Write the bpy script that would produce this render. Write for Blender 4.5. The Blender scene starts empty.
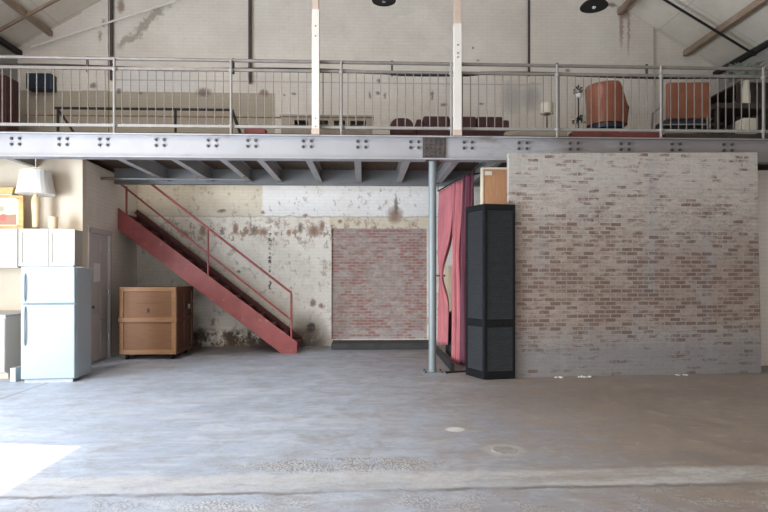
import bpy, bmesh, math, random
from mathutils import Vector, Matrix
random.seed(7)
C = bpy.context.scene.collection
PI = math.pi
F = 555.0; HCAM = 1.57; VPX = 364.0; HY = 275.0
TH = math.atan((384 - VPX) / F)
cT, sT = math.cos(TH), math.sin(TH)

def P(px, py, Y):
    """point on the plane y = Y seen at a pixel"""
    a = (px - 384) / F; b = (HY - py) / F
    dx = a * cT + sT; dy = -a * sT + cT
    t = Y / dy
    return Vector((dx * t, Y, HCAM + b * t))
def G(px, py, z=0.0):
    """point at height z seen at a pixel"""
    a = (px - 384) / F; b = (HY - py) / F
    t = (z - HCAM) / b
    return Vector(((a * cT + sT) * t, (-a * sT + cT) * t, z))
def PXx(px, Y): return P(px, HY, Y).x
def PZ(px, py, Y): return P(px, py, Y).z

# ------------------------------------------------------------------ nodes
class NT:
    def __init__(s, name):
        s.m = bpy.data.materials.new(name); s.m.use_nodes = True
        s.t = s.m.node_tree; s.t.nodes.clear()
        s.out = s.n('ShaderNodeOutputMaterial'); s.b = s.n('ShaderNodeBsdfPrincipled')
        s.l(s.b.outputs[0], s.out.inputs[0])
        s._pos = None
    def n(s, k, **kw):
        x = s.t.nodes.new(k)
        for a, v in kw.items(): setattr(x, a, v)
        return x
    def l(s, a, b): s.t.links.new(a, b)
    def set(s, sock, v):
        if isinstance(v, bpy.types.NodeSocket): s.l(v, sock)
        elif isinstance(v, (tuple, list)) and len(v) == 3 and sock.type == 'RGBA': sock.default_value = (*v, 1)
        else: sock.default_value = v
    def math(s, op, a, b=0.0, clamp=False):
        x = s.n('ShaderNodeMath', operation=op, use_clamp=clamp)
        s.set(x.inputs[0], a); s.set(x.inputs[1], b); return x.outputs[0]
    def pos(s):
        if s._pos is None: s._pos = s.n('ShaderNodeNewGeometry').outputs['Position']
        return s._pos
    def obj(s): return s.n('ShaderNodeTexCoord').outputs['Object']
    def sep(s, v):
        x = s.n('ShaderNodeSeparateXYZ'); s.l(v, x.inputs[0]); return x.outputs
    def comb(s, x, y, z=0.0):
        c = s.n('ShaderNodeCombineXYZ'); s.set(c.inputs[0], x); s.set(c.inputs[1], y); s.set(c.inputs[2], z); return c.outputs[0]
    def noise(s, vec, scale, detail=4, rough=0.55, dist=0.0):
        x = s.n('ShaderNodeTexNoise'); s.l(vec, x.inputs['Vector'])
        x.inputs['Scale'].default_value = scale; x.inputs['Detail'].default_value = detail
        x.inputs['Roughness'].default_value = rough; x.inputs['Distortion'].default_value = dist
        return x.outputs[0]
    def rng(s, v, a, b, c=0.0, d=1.0, smooth=False):
        x = s.n('ShaderNodeMapRange'); x.clamp = True
        if smooth: x.interpolation_type = 'SMOOTHSTEP'
        s.set(x.inputs[0], v)
        for i, q in enumerate((a, b, c, d)): s.set(x.inputs[i + 1], q)
        return x.outputs[0]
    def mix(s, fac, a, b, blend='MIX'):
        x = s.n('ShaderNodeMix', data_type='RGBA', blend_type=blend)
        s.set(x.inputs[0], fac); s.set(x.inputs[6], a); s.set(x.inputs[7], b); return x.outputs[2]
    def scale(s, vec, sc):
        x = s.n('ShaderNodeMapping'); s.l(vec, x.inputs[0]); x.inputs['Scale'].default_value = sc; return x.outputs[0]
    def brick(s, vec, c1, c2, mo, w=0.22, h=0.075, ms=0.01, off=0.5):
        x = s.n('ShaderNodeTexBrick'); s.l(vec, x.inputs['Vector'])
        s.set(x.inputs['Color1'], c1); s.set(x.inputs['Color2'], c2); s.set(x.inputs['Mortar'], mo)
        x.inputs['Scale'].default_value = 1; x.inputs['Mortar Size'].default_value = ms
        x.inputs['Mortar Smooth'].default_value = 0.3
        x.inputs['Brick Width'].default_value = w; x.inputs['Row Height'].default_value = h; x.offset = off
        return x.outputs
    def bump(s, h, st=0.3, dist=0.01):
        x = s.n('ShaderNodeBump'); x.inputs['Strength'].default_value = st; x.inputs['Distance'].default_value = dist
        s.l(h, x.inputs['Height']); s.l(x.outputs[0], s.b.inputs['Normal'])
    def fin(s, col, rough=0.6, metal=0.0):
        s.set(s.b.inputs['Base Color'], col); s.set(s.b.inputs['Roughness'], rough); s.set(s.b.inputs['Metallic'], metal)
        return s.m
    def ell(s, X, Z, cx, cz, rx, rz, soft=0.5):
        """soft ellipse mask"""
        a = s.math('MULTIPLY', s.math('SUBTRACT', X, cx), 1 / rx); b = s.math('MULTIPLY', s.math('SUBTRACT', Z, cz), 1 / rz)
        d = s.math('ADD', s.math('MULTIPLY', a, a), s.math('MULTIPLY', b, b))
        return s.rng(d, 1.0, 1.0 - soft, 0, 1)
    def rect(s, X, Z, x0, x1, z0, z1, e=0.02):
        a = s.math('MULTIPLY', s.rng(X, x0 - e, x0 + e), s.rng(X, x1 + e, x1 - e))
        b = s.math('MULTIPLY', s.rng(Z, z0 - e, z0 + e), s.rng(Z, z1 + e, z1 - e))
        return s.math('MULTIPLY', a, b)

def plain(name, col, rough=0.6, metal=0.0, var=0.12, sc=6.0, dirt=None, dthr=0.62, bump=0.0, spec=0.5):
    t = NT(name); o = t.obj(); n = t.noise(o, sc, 5)
    c = t.mix(t.rng(n, 0.3, 0.7), tuple(x * (1 - var) for x in col), tuple(min(1, x * (1 + var)) for x in col))
    if dirt:
        n2 = t.noise(o, sc * 2.7, 6, 0.7)
        c = t.mix(t.rng(n2, dthr - 0.03, dthr + 0.05), c, dirt)
    if bump: t.bump(n, bump, 0.01)
    t.b.inputs['Specular IOR Level'].default_value = spec
    return t.fin(c, rough, metal)

M = {}
M['beam'] = plain('beam_grey_paint', (0.33, 0.32, 0.335), 0.45, 0, 0.08, 2.0, (0.36, 0.35, 0.36), 0.66)
def mat_beam():
    t = NT('beam_front_paint'); p = t.pos(); X = t.sep(p)[0]; n = t.noise(p, 2.0, 5); n2 = t.noise(t.scale(p, (0.6, 1, 2.5)), 2.2, 6, 0.7)
    c = t.mix(t.rng(n, 0.3, 0.7), (0.31, 0.305, 0.32), (0.36, 0.35, 0.365))
    c = t.mix(t.math('MULTIPLY', t.rng(n2, 0.60, 0.66), 0.5), c, (0.22, 0.17, 0.14))
    g = t.rng(t.math('ADD', t.math('MULTIPLY', X, 0.16), n2), 0.88, 1.12)  # paint browned to the right: dirty primer plus light falloff put in colour
    c = t.mix(t.math('MULTIPLY', g, 0.75), c, (0.18, 0.155, 0.145))
    return t.fin(c, 0.5)
M['beam'] = mat_beam()
M['joist'] = plain('joist_grey_paint', (0.34, 0.335, 0.33), 0.5, 0, 0.1, 3.0, (0.25, 0.17, 0.12), 0.68)
M['rear'] = plain('rear_beam_paint', (0.17, 0.17, 0.17), 0.5, 0, 0.1, 3.0, (0.22, 0.15, 0.11), 0.68)
M['bolt'] = plain('bolt_steel', (0.10, 0.095, 0.10), 0.5, 0.6)
M['splice'] = plain('rusty_plate', (0.075, 0.06, 0.055), 0.75, 0.1, 0.4, 14, (0.13, 0.115, 0.105), 0.6, 0.3)
M['rail'] = plain('rail_paint', (0.20, 0.175, 0.16), 0.5, 0.2, 0.15, 5.0, (0.14, 0.10, 0.08), 0.66)
M['railpost'] = plain('rail_post_paint', (0.27, 0.25, 0.235), 0.5, 0.1, 0.1, 5.0)
M['cablemat'] = plain('cable_black', (0.018, 0.015, 0.015), 0.8)
M['darkpipe'] = plain('dark_pipe', (0.065, 0.05, 0.048), 0.6, 0.2, 0.3, 5.0)
M['darksteel'] = plain('dark_steel', (0.02, 0.018, 0.019), 0.6, 0.0, 0.2, 5.0, spec=0.25)
M['post'] = plain('post_blue_grey', (0.22, 0.245, 0.255), 0.4, 0.1, 0.06, 3.0, (0.30, 0.30, 0.30), 0.7)
M['white_col'] = plain('column_white', (0.66, 0.62, 0.57), 0.6, 0, 0.04, 3.0, (0.45, 0.33, 0.27), 0.72)
M['pink_col'] = plain('column_bare_timber', (0.52, 0.40, 0.33), 0.7, 0, 0.1, 4.0)
M['red'] = plain('stair_red', (0.27, 0.055, 0.05), 0.5, 0, 0.25, 3.0, (0.40, 0.15, 0.13), 0.62)
M['darkred'] = plain('tread_dark_red', (0.10, 0.028, 0.026), 0.6, 0, 0.25, 6.0)
M['curtain'] = plain('curtain_rose', (0.48, 0.15, 0.165), 0.75, 0, 0.14, 2.0)
M['curtain2'] = plain('curtain_shade_plum', (0.14, 0.035, 0.06), 0.75, 0, 0.12, 2.0)  # shade of the rose folds painted as a plum tone; the tie shares it
M['black'] = plain('screen_black', (0.008, 0.0085, 0.010), 0.5, 0, 0.2, 8.0, spec=0.2)
M['louver'] = plain('louver_black', (0.034, 0.036, 0.040), 0.6, 0, 0.2, 20.0, spec=0.3)
M['blackmet'] = plain('black_rubber', (0.02, 0.02, 0.022), 0.6, 0, 0.1)
M['fridge'] = plain('fridge_white', (0.33, 0.385, 0.415), 0.3, 0, 0.01, 3.0)
M['gasket'] = plain('gasket_grey', (0.35, 0.36, 0.38), 0.6)
M['cab'] = plain('cabinet_white', (0.45, 0.42, 0.375), 0.4, 0, 0.015, 3.0)
M['top'] = plain('worktop_grey', (0.33, 0.33, 0.33), 0.4, 0, 0.15, 30.0)
M['chrome'] = plain('chrome', (0.6, 0.6, 0.6), 0.25, 0.9, 0.02)
M['door'] = plain('door_grey_white', (0.56, 0.51, 0.485), 0.5, 0, 0.05, 3.0)
M['paper'] = plain('paper_white', (0.80, 0.80, 0.78), 0.8, 0, 0.02)
M['shade'] = plain('lamp_shade_white', (0.78, 0.75, 0.70), 0.8, 0, 0.03)
M['ceramic'] = plain('cream_ceramic', (0.72, 0.56, 0.34), 0.3, 0, 0.06)
M['gold'] = plain('gilt_wood', (0.62, 0.33, 0.11), 0.45, 0.1, 0.2, 10.0)
M['wicker'] = plain('wicker_gold', (0.60, 0.42, 0.16), 0.6, 0, 0.25, 40.0)
M['ivory'] = plain('ivory_mat', (0.80, 0.74, 0.60), 0.7, 0, 0.04)
M['maroon'] = plain('maroon_velvet', (0.055, 0.016, 0.018), 0.7, 0, 0.25, 6.0)
M['copper'] = plain('copper_leather', (0.22, 0.075, 0.042), 0.25, 0, 0.15, 5.0)
M['orange'] = plain('orange_leather', (0.20, 0.07, 0.035), 0.5, 0, 0.15, 5.0)
M['navy'] = plain('navy_paint', (0.012, 0.024, 0.045), 0.5, 0, 0.2)
M['cream'] = plain('cream_box', (0.62, 0.58, 0.48), 0.7, 0, 0.05)
M['beigewood'] = plain('beige_wood', (0.27, 0.22, 0.17), 0.6, 0, 0.15, 5.0)
M['darkwood'] = plain('dark_wood', (0.05, 0.035, 0.028), 0.6, 0, 0.3, 5.0)
M['leaf'] = plain('pale_leaf', (0.30, 0.34, 0.28), 0.7, 0, 0.25, 8.0)
M['darkleaf'] = plain('dark_leaf', (0.06, 0.055, 0.045), 0.7, 0, 0.3, 8.0)
M['redbox'] = plain('red_board', (0.16, 0.035, 0.03), 0.7, 0, 0.25, 6.0)
M['cast'] = plain('cast_iron', (0.30, 0.285, 0.275), 0.7, 0.0, 0.3, 20.0)
M['pale_rope'] = plain('pale_pole', (0.72, 0.68, 0.62), 0.7, 0, 0.05)
M['brass'] = plain('pipe_brown', (0.22, 0.14, 0.10), 0.6, 0.3, 0.2)

def wood(name, c1, c2, rough=0.6, axis=2, sc=3.0):
    t = NT(name); o = t.obj(); s = [14.0, 14.0, 14.0]; s[axis] = 1.2
    n = t.noise(t.scale(o, tuple(s)), sc, 5, 0.6, 0.6)
    n2 = t.noise(o, 1.5, 3)
    c = t.mix(t.rng(n, 0.3, 0.7), c1, c2); c = t.mix(t.math('MULTIPLY', t.rng(n2, 0.4, 0.7), 0.25), c, tuple(x * 0.6 for x in c1))
    t.bump(n, 0.1, 0.005); return t.fin(c, rough)
M['ply'] = wood('birch_ply_face', (0.40, 0.19, 0.095), (0.47, 0.25, 0.13), 0.55)
M['plyedge'] = wood('pale_wood_edge', (0.72, 0.62, 0.46), (0.78, 0.70, 0.55))
M['crate'] = wood('crate_panel', (0.19, 0.085, 0.036), (0.24, 0.115, 0.052), 0.6, 0)
M['cratebat'] = wood('crate_batten', (0.28, 0.135, 0.058), (0.36, 0.185, 0.085), 0.55, 0)
M['cratedark'] = wood('crate_side_shade', (0.10, 0.038, 0.02), (0.14, 0.06, 0.03), 0.6, 1)  # darker copy of the crate wood: the side's shade put into colour
M['purlin'] = wood('purlin_timber', (0.22, 0.15, 0.105), (0.36, 0.27, 0.20), 0.7, 1)
M['rafter'] = wood('rafter_timber', (0.20, 0.14, 0.10), (0.30, 0.22, 0.16), 0.7, 0)
M['deck'] = wood('deck_boards', (0.08, 0.052, 0.036), (0.17, 0.11, 0.07), 0.8, 1, 2.0)
M['palewood'] = wood('pale_dresser', (0.62, 0.46, 0.32), (0.70, 0.56, 0.40))

def mat_painting():
    t = NT('still_life_canvas'); o = t.sep(t.obj()); n = t.noise(t.obj(), 9, 3)
    X = t.math('ADD', o[0], t.math('MULTIPLY', t.math('SUBTRACT', n, 0.5), 0.06)); Z = t.math('ADD', o[2], t.math('MULTIPLY', t.math('SUBTRACT', n, 0.5), 0.06))
    c = t.mix(t.rng(n, 0.4, 0.6), (0.62, 0.55, 0.38), (0.70, 0.62, 0.46))
    c = t.mix(t.rng(Z, 0.19, 0.18), c, (0.36, 0.19, 0.13))
    c = t.mix(t.ell(X, Z, -0.02, 0.14, 0.07, 0.07), c, (0.60, 0.13, 0.10))
    c = t.mix(t.ell(X, Z, -0.04, 0.28, 0.06, 0.07, 0.9), c, (0.36, 0.34, 0.26))
    c = t.mix(t.ell(X, Z, -0.13, 0.12, 0.05, 0.05), c, (0.55, 0.28, 0.10))
    return t.fin(c, 0.6)
M['painting'] = mat_painting()

def mat_back():
    t = NT('back_wall_painted_brick'); p = t.pos(); s = t.sep(p); X, Z = s[0], s[2]
    n1 = t.noise(p, 0.9, 5, 0.6); n2 = t.noise(p, 5.0, 6, 0.65); n3 = t.noise(p, 14.0, 5, 0.7)
    dx = t.math('MULTIPLY', t.math('SUBTRACT', n3, 0.5), 0.16)
    Xd = t.math('ADD', X, dx); Zd = t.math('ADD', Z, t.math('MULTIPLY', t.math('SUBTRACT', n2, 0.5), 0.13))
    bv = t.comb(X, Z)
    b = t.brick(bv, (0.965, 0.965, 0.965), (1, 1, 1), (0.93, 0.925, 0.92))
    Yb = 12.3
    def z(py, px=250): return PZ(px, py, Yb)
    def x(px): return PXx(px, Yb)
    # upper storey, aged grey lime wash
    up = t.mix(t.rng(n1, 0.35, 0.65), (0.62, 0.565, 0.51), (0.71, 0.66, 0.60))
    up = t.mix(t.math('MULTIPLY', t.rng(n2, 0.55, 0.75), 0.35), up, (0.50, 0.46, 0.41))
    lo = t.mix(t.rng(n1, 0.35, 0.65), (0.80, 0.725, 0.63), (0.87, 0.82, 0.745))
    lo = t.mix(t.math('MULTIPLY', t.rng(n2, 0.52, 0.72), 0.45), lo, (0.47, 0.41, 0.32))
    # lower: yellow cream rectangle, white rectangle
    lo = t.mix(t.math('MULTIPLY', t.rect(Xd, Zd, x(100), x(262), z(216), 4.0, 0.015), 0.6), lo, (0.60, 0.51, 0.37))
    lo = t.mix(t.math('MULTIPLY', t.rect(X, Z, x(263), x(440), z(216), 4.0, 0.01), 0.85), lo, (0.84, 0.82, 0.81))
    lo = t.mix(t.math('MULTIPLY', t.rect(Xd, Zd, x(330), x(436), z(228), z(217), 0.02), 0.6), lo, (0.64, 0.53, 0.36))
    # cold grey zone near the crate
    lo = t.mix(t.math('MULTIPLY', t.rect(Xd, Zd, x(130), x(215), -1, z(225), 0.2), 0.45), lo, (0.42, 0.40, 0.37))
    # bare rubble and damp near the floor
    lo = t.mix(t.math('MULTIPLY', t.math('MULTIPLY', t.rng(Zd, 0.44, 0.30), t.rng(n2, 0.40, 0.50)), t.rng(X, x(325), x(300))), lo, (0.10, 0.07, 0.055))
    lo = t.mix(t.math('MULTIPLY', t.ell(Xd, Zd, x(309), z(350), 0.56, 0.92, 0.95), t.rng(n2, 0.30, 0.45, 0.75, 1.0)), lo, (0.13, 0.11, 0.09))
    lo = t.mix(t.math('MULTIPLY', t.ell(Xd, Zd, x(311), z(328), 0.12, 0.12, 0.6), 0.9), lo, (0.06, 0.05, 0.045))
    rust = (0.24, 0.12, 0.07)
    spots = [(160, 238, 10, 5), (185, 234, 5, 4), (203, 231, 4, 6), (222, 232, 3, 4), (236, 229, 3, 7), (246, 232, 4, 3), (254, 230, 3, 6), (264, 232, 5, 5),
             (289, 233, 3, 4), (300, 228, 3, 7), (314, 231, 8, 7), (322, 226, 3, 7), (222, 211, 5, 2.4), (263, 213, 3, 2), (305, 216, 3, 2),
             (239, 272, 2.2, 2), (313, 303, 3, 5), (321, 306, 3, 3), (200, 330, 4, 4), (213, 322, 3, 5), (395, 215, 9, 10), (396, 205, 2, 12), (340, 222, 3, 2),
             (205, 352, 30, 8), (258, 350, 26, 10)]
    for i, (a, c, rx, rz) in enumerate(spots):
        k = Yb / F * 1.05
        m = t.math('MULTIPLY', t.ell(Xd, Zd, x(a), z(c, a), rx * k, rz * k, 0.9), 0.85)
        lo = t.mix(m, lo, rust if i % 3 else (0.13, 0.10, 0.085))
    # vertical dotted crack
    dl = t.math('MULTIPLY', t.rect(Xd, Z, x(270) - 0.02, x(270) + 0.02, z(293), z(233), 0.012), t.rng(t.noise(t.scale(p, (1, 1, 9)), 2.3, 2), 0.44, 0.5))
    lo = t.mix(dl, lo, (0.06, 0.05, 0.05))
    lo = t.mix(t.math('MULTIPLY', t.rect(X, Zd, x(135), x(440), z(217.3), z(215.7), 0.008), 0.5), lo, (0.33, 0.28, 0.22))
    pit = t.math('MULTIPLY', t.rng(n3, 0.68, 0.72), t.rng(t.noise(p, 1.7, 3), 0.48, 0.6))
    lo = t.mix(pit, lo, (0.16, 0.12, 0.10))
    # upper details: khaki boards, pale patches, crack, stains
    up = t.mix(t.math('MULTIPLY', t.rect(X, Z, -9, x(275), 3.6, z(93), 0.01), 0.9), up, (0.36, 0.31, 0.24))
    up = t.mix(t.math('MULTIPLY', t.rect(X, Zd, x(118), x(195), z(92), z(72), 0.02), 0.55), up, (0.66, 0.65, 0.66))
    up = t.mix(t.math('MULTIPLY', t.rect(X, Z, x(276), x(540), z(94), z(82), 0.01), 0.5), up, (0.64, 0.61, 0.57))
    ln = t.rect(X, Z, x(115), x(540), z(82), z(81), 0.006); up = t.mix(t.math('MULTIPLY', ln, 0.6), up, (0.2, 0.17, 0.14))
    # diagonal stepped crack
    ax, az, bx, bz = x(119), z(50), x(170), z(4)
    L = math.hypot(bx - ax, bz - az); ux, uz = (bx - ax) / L, (bz - az) / L
    rx_ = t.math('SUBTRACT', t.math('ADD', X, t.math('MULTIPLY', t.math('SUBTRACT', n2, 0.5), 0.9)), ax); rz_ = t.math('SUBTRACT', Z, az)
    perp = t.math('ABSOLUTE', t.math('SUBTRACT', t.math('MULTIPLY', rx_, uz), t.math('MULTIPLY', rz_, ux)))
    al = t.math('ADD', t.math('MULTIPLY', rx_, ux), t.math('MULTIPLY', rz_, uz))
    cr = t.math('MULTIPLY', t.rng(perp, 0.11, 0.05), t.math('MULTIPLY', t.rng(al, -0.05, 0.1), t.rng(al, L, L - 0.2)))
    up = t.mix(t.math('MULTIPLY', cr, 0.75), up, (0.27, 0.25, 0.19))
    for (a, c, rx, rz, col) in [(94, 86, 4, 3, (0.12, 0.09, 0.08)), (101, 37, 2, 6, (0.25, 0.2, 0.16)), (105, 24, 2, 5, (0.28, 0.18, 0.13)), (121, 6, 4, 8, (0.26, 0.16, 0.12)),
                                (140, 93, 2, 1.5, (0.1, 0.08, 0.07)), (119, 91, 3, 3, (0.1, 0.08, 0.07)), (204, 92, 8, 5, (0.14, 0.1, 0.08)), (264, 93, 5, 4, (0.16, 0.08, 0.06)), (284, 95, 1.5, 1.5, (0.1, 0.08, 0.07)),
                                (294, 93, 3, 1.5, (0.12, 0.1, 0.09)), (379, 81, 2.5, 3, (0.12, 0.1, 0.09)), (378, 93, 3, 2, (0.1, 0.08, 0.07)), (370, 95, 1.5, 4, (0.1, 0.08, 0.07)), (385, 96, 1.5, 3, (0.1, 0.08, 0.07)),
                                (432, 95, 1.5, 6, (0.12, 0.1, 0.09)), (444, 104, 4, 1.5, (0.12, 0.1, 0.09)), (481, 104, 3, 1.5, (0.12, 0.1, 0.09)), (473, 48, 1.6, 1.2, (0.08, 0.07, 0.06)), (478, 60, 1.4, 1.2, (0.08, 0.07, 0.06)),
                                (567, 72, 3, 2, (0.16, 0.09, 0.07)), (512, 98, 12, 17, (0.42, 0.40, 0.38)), (531, 98, 9, 15, (0.36, 0.34, 0.32)),
                                (623, 12, 8, 9, (0.20, 0.12, 0.09)), (620, 28, 2, 22, (0.30, 0.21, 0.17)), (627, 32, 1.5, 26, (0.33, 0.25, 0.2)), (612, 6, 12, 2.5, (0.18, 0.12, 0.09))]:
        k = Yb / F * 1.15
        up = t.mix(t.math('MULTIPLY', t.ell(Xd, Zd, x(a), z(c, a), rx * k, rz * k, 0.9), 0.8), up, col)
    n6 = t.noise(t.scale(p, (1.0, 1, 0.7)), 6.5, 6, 0.75)
    bandm = t.rect(X, Zd, x(150), x(420), z(243), z(222), 0.12)
    lo = t.mix(t.math('MULTIPLY', t.math('MULTIPLY', bandm, t.rng(n6, 0.505, 0.57)), 0.8), lo, (0.30, 0.17, 0.10))
    lo = t.mix(t.math('MULTIPLY', t.rng(t.math('ADD', n6, t.math('MULTIPLY', n1, 0.35)), 0.735, 0.80), 0.65), lo, (0.33, 0.27, 0.21))
    lo = t.mix(t.math('MULTIPLY', t.rng(n1, 0.52, 0.66), 0.25), lo, (0.62, 0.50, 0.36))
    c = t.mix(t.rng(Z, 3.58, 3.62), lo, up)
    c = t.mix(1.0, c, b[0], 'MULTIPLY')
    h = t.math('ADD', t.math('MULTIPLY', b[1], -0.25), t.math('MULTIPLY', n3, 0.7)); t.bump(h, 0.35, 0.012)
    return t.fin(c, 0.85)
M['back'] = mat_back()

def mat_whitewall(name, col, axis, st=0.3, var=0.07, brick=True):
    t = NT(name); p = t.pos(); s = t.sep(p)
    n1 = t.noise(p, 1.3, 5, 0.6); n3 = t.noise(p, 12, 5, 0.7)
    c = t.mix(t.rng(n1, 0.35, 0.65), tuple(q * (1 - var) for q in col), tuple(min(1, q * (1 + var)) for q in col))
    c = t.mix(t.rng(n3, 0.70, 0.76), c, tuple(q * 0.6 for q in col))
    if brick:
        b = t.brick(t.comb(s[axis], s[2]), (0.97, 0.97, 0.97), (1, 1, 1), (0.92, 0.915, 0.91))
        c = t.mix(1.0, c, b[0], 'MULTIPLY')
        t.bump(t.math('ADD', t.math('MULTIPLY', b[1], -0.4), t.math('MULTIPLY', n3, 0.6)), st, 0.012)
    else: t.bump(n3, st * 0.4, 0.01)
    return t.fin(c, 0.8)
M['kitchen'] = mat_whitewall('kitchen_cream_plaster', (0.69, 0.58, 0.45), 0, 0.2, 0.03, False)
M['leftpart'] = mat_whitewall('left_partition_plaster', (0.80, 0.73, 0.63), 1, 0.3)
M['sidewall'] = mat_whitewall('side_wall_grey', (0.30, 0.29, 0.27), 1)
M['frontwall'] = mat_whitewall('front_wall_grey', (0.42, 0.40, 0.37), 0)
M['rightrear'] = mat_whitewall('right_rear_white_brick', (0.80, 0.74, 0.68), 0)

def mat_brickwork(name, org, zlo, zhi, base, wash, brickc, mode):
    t = NT(name); p = t.pos(); s = t.sep(p); X, Z = s[0], s[2]
    v = t.comb(X, Z)
    w, h = (0.178, 0.0645)
    b = t.brick(v, (0, 0, 0), (1, 1, 1), (0.5, 0.5, 0.5), w, h, 0.008)
    r = t.sep(b[0])[0]                       # per brick random value
    mort = b[1]
    n1 = t.noise(t.scale(p, (1, 1, 1.6)), 1.1, 4, 0.6); n2 = t.noise(t.scale(p, (1, 1, 3)), 4.0, 5, 0.65); n3 = t.noise(p, 30, 4, 0.7); n4 = t.noise(t.scale(p, (0.8, 1, 1)), 0.6, 3)
    if mode == 0:   # big partition: mortar smeared, bricks bared in the middle band and in runs at the top
        bell = t.math('MULTIPLY', t.rng(Z, 0.35, 0.95, 0, 1, True), t.rng(Z, 3.0, 1.5, 0.0, 1, True))
        thr = t.math('ADD', t.math('MULTIPLY', bell, 0.42), t.math('MULTIPLY', t.math('SUBTRACT', n1, 0.5), 0.75))
        thr = t.math('ADD', thr, 0.10)
        n5 = t.noise(t.scale(p, (1, 1, 2.2)), 9.0, 5, 0.7)
        val = t.math('ADD', t.math('ADD', t.math('MULTIPLY', r, 0.75), t.math('MULTIPLY', t.math('SUBTRACT', n2, 0.5), 1.6)), t.math('MULTIPLY', t.math('SUBTRACT', n5, 0.5), 1.3))
        ex = t.rng(t.math('SUBTRACT', thr, val), -0.10, 0.28)
    else:
        thr = t.math('ADD', 0.42, t.math('MULTIPLY', t.math('SUBTRACT', t.noise(p, 1.9, 4, 0.6), 0.5), 1.9))
        thr = t.math('SUBTRACT', thr, t.math('MULTIPLY', t.ell(X, Z, 0.45, 1.45, 0.6, 0.9, 0.9), 0.35))
        n5 = t.noise(t.scale(p, (1, 1, 2.2)), 9.0, 5, 0.7)
        val = t.math('ADD', t.math('ADD', t.math('MULTIPLY', r, 0.7), t.math('MULTIPLY', t.math('SUBTRACT', n2, 0.5), 1.3)), t.math('MULTIPLY', t.math('SUBTRACT', n5, 0.5), 1.3))
        ex = t.rng(t.math('SUBTRACT', thr, val), -0.10, 0.35)
    ex = t.math('MULTIPLY', ex, t.rng(mort, 0.35, 0.05))
    bc = t.mix(r, brickc[0], brickc[1]); bc = t.mix(t.rng(n3, 0.4, 0.7), bc, brickc[2])
    wc = t.mix(t.rng(n2, 0.35, 0.65), wash[0], wash[1]); wc = t.mix(t.math('MULTIPLY', t.rng(n4, 0.42, 0.62), 0.6), wc, wash[2])
    wc = t.mix(t.math('MULTIPLY', t.rng(mort, 0.2, 0.9), 0.28), wc, tuple(q * 1.22 for q in wash[1]))
    wc = t.mix(t.math('MULTIPLY', t.rng(t.math('ADD', n3, t.math('MULTIPLY', r, 0.12)), 0.6, 0.72), 0.4), wc, brickc[0])
    if mode == 0:
        n7 = t.noise(t.scale(p, (1, 1, 5)), 7.0, 6, 0.75)
        wc = t.mix(t.math('MULTIPLY', t.rng(n7, 0.52, 0.66), 0.55), wc, (0.20, 0.165, 0.145))
        wc = t.mix(t.math('MULTIPLY', t.rng(n7, 0.42, 0.32), 0.45), wc, (0.58, 0.53, 0.48))
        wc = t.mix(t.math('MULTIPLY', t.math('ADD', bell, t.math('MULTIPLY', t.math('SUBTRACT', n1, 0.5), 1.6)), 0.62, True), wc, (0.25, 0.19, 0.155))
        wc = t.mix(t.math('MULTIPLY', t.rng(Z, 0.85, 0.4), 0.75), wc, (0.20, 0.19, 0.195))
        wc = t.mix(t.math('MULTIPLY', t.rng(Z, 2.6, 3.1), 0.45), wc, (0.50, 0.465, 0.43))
        wc = t.mix(t.math('MULTIPLY', t.rng(t.noise(t.scale(p, (3.5, 1, 0.5)), 1.0, 3), 0.55, 0.68), 0.6), wc, (0.29, 0.285, 0.29))
    if mode == 1:
        n7 = t.noise(t.scale(p, (1, 1, 2)), 6.0, 7, 0.75)
        wc = t.mix(t.math('MULTIPLY', t.rng(n7, 0.50, 0.62), 0.6), wc, (0.23, 0.19, 0.175))
        wc = t.mix(t.math('MULTIPLY', t.rng(n7, 0.44, 0.34), 0.6), wc, (0.60, 0.54, 0.49))
        wc = t.mix(t.math('MULTIPLY', t.rng(Z, 0.45, 0.2), 0.5), wc, (0.50, 0.48, 0.48))
    c = t.mix(t.math('MULTIPLY', ex, 0.85), wc, bc)
    hh = t.math('ADD', t.math('MULTIPLY', mort, -0.6), t.math('MULTIPLY', n3, 0.6)); t.bump(hh, 0.5, 0.012)
    return t.fin(c, 0.88)
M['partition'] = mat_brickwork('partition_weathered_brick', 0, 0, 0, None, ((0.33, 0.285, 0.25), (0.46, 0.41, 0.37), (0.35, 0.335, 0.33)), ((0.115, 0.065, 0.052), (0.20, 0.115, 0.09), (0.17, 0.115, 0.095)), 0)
M['infill'] = mat_brickwork('infill_red_brick', 0, 0, 0, None, ((0.36, 0.28, 0.24), (0.46, 0.39, 0.35), (0.33, 0.30, 0.285)), ((0.40, 0.12, 0.095), (0.30, 0.155, 0.125), (0.28, 0.19, 0.165)), 1)

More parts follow.
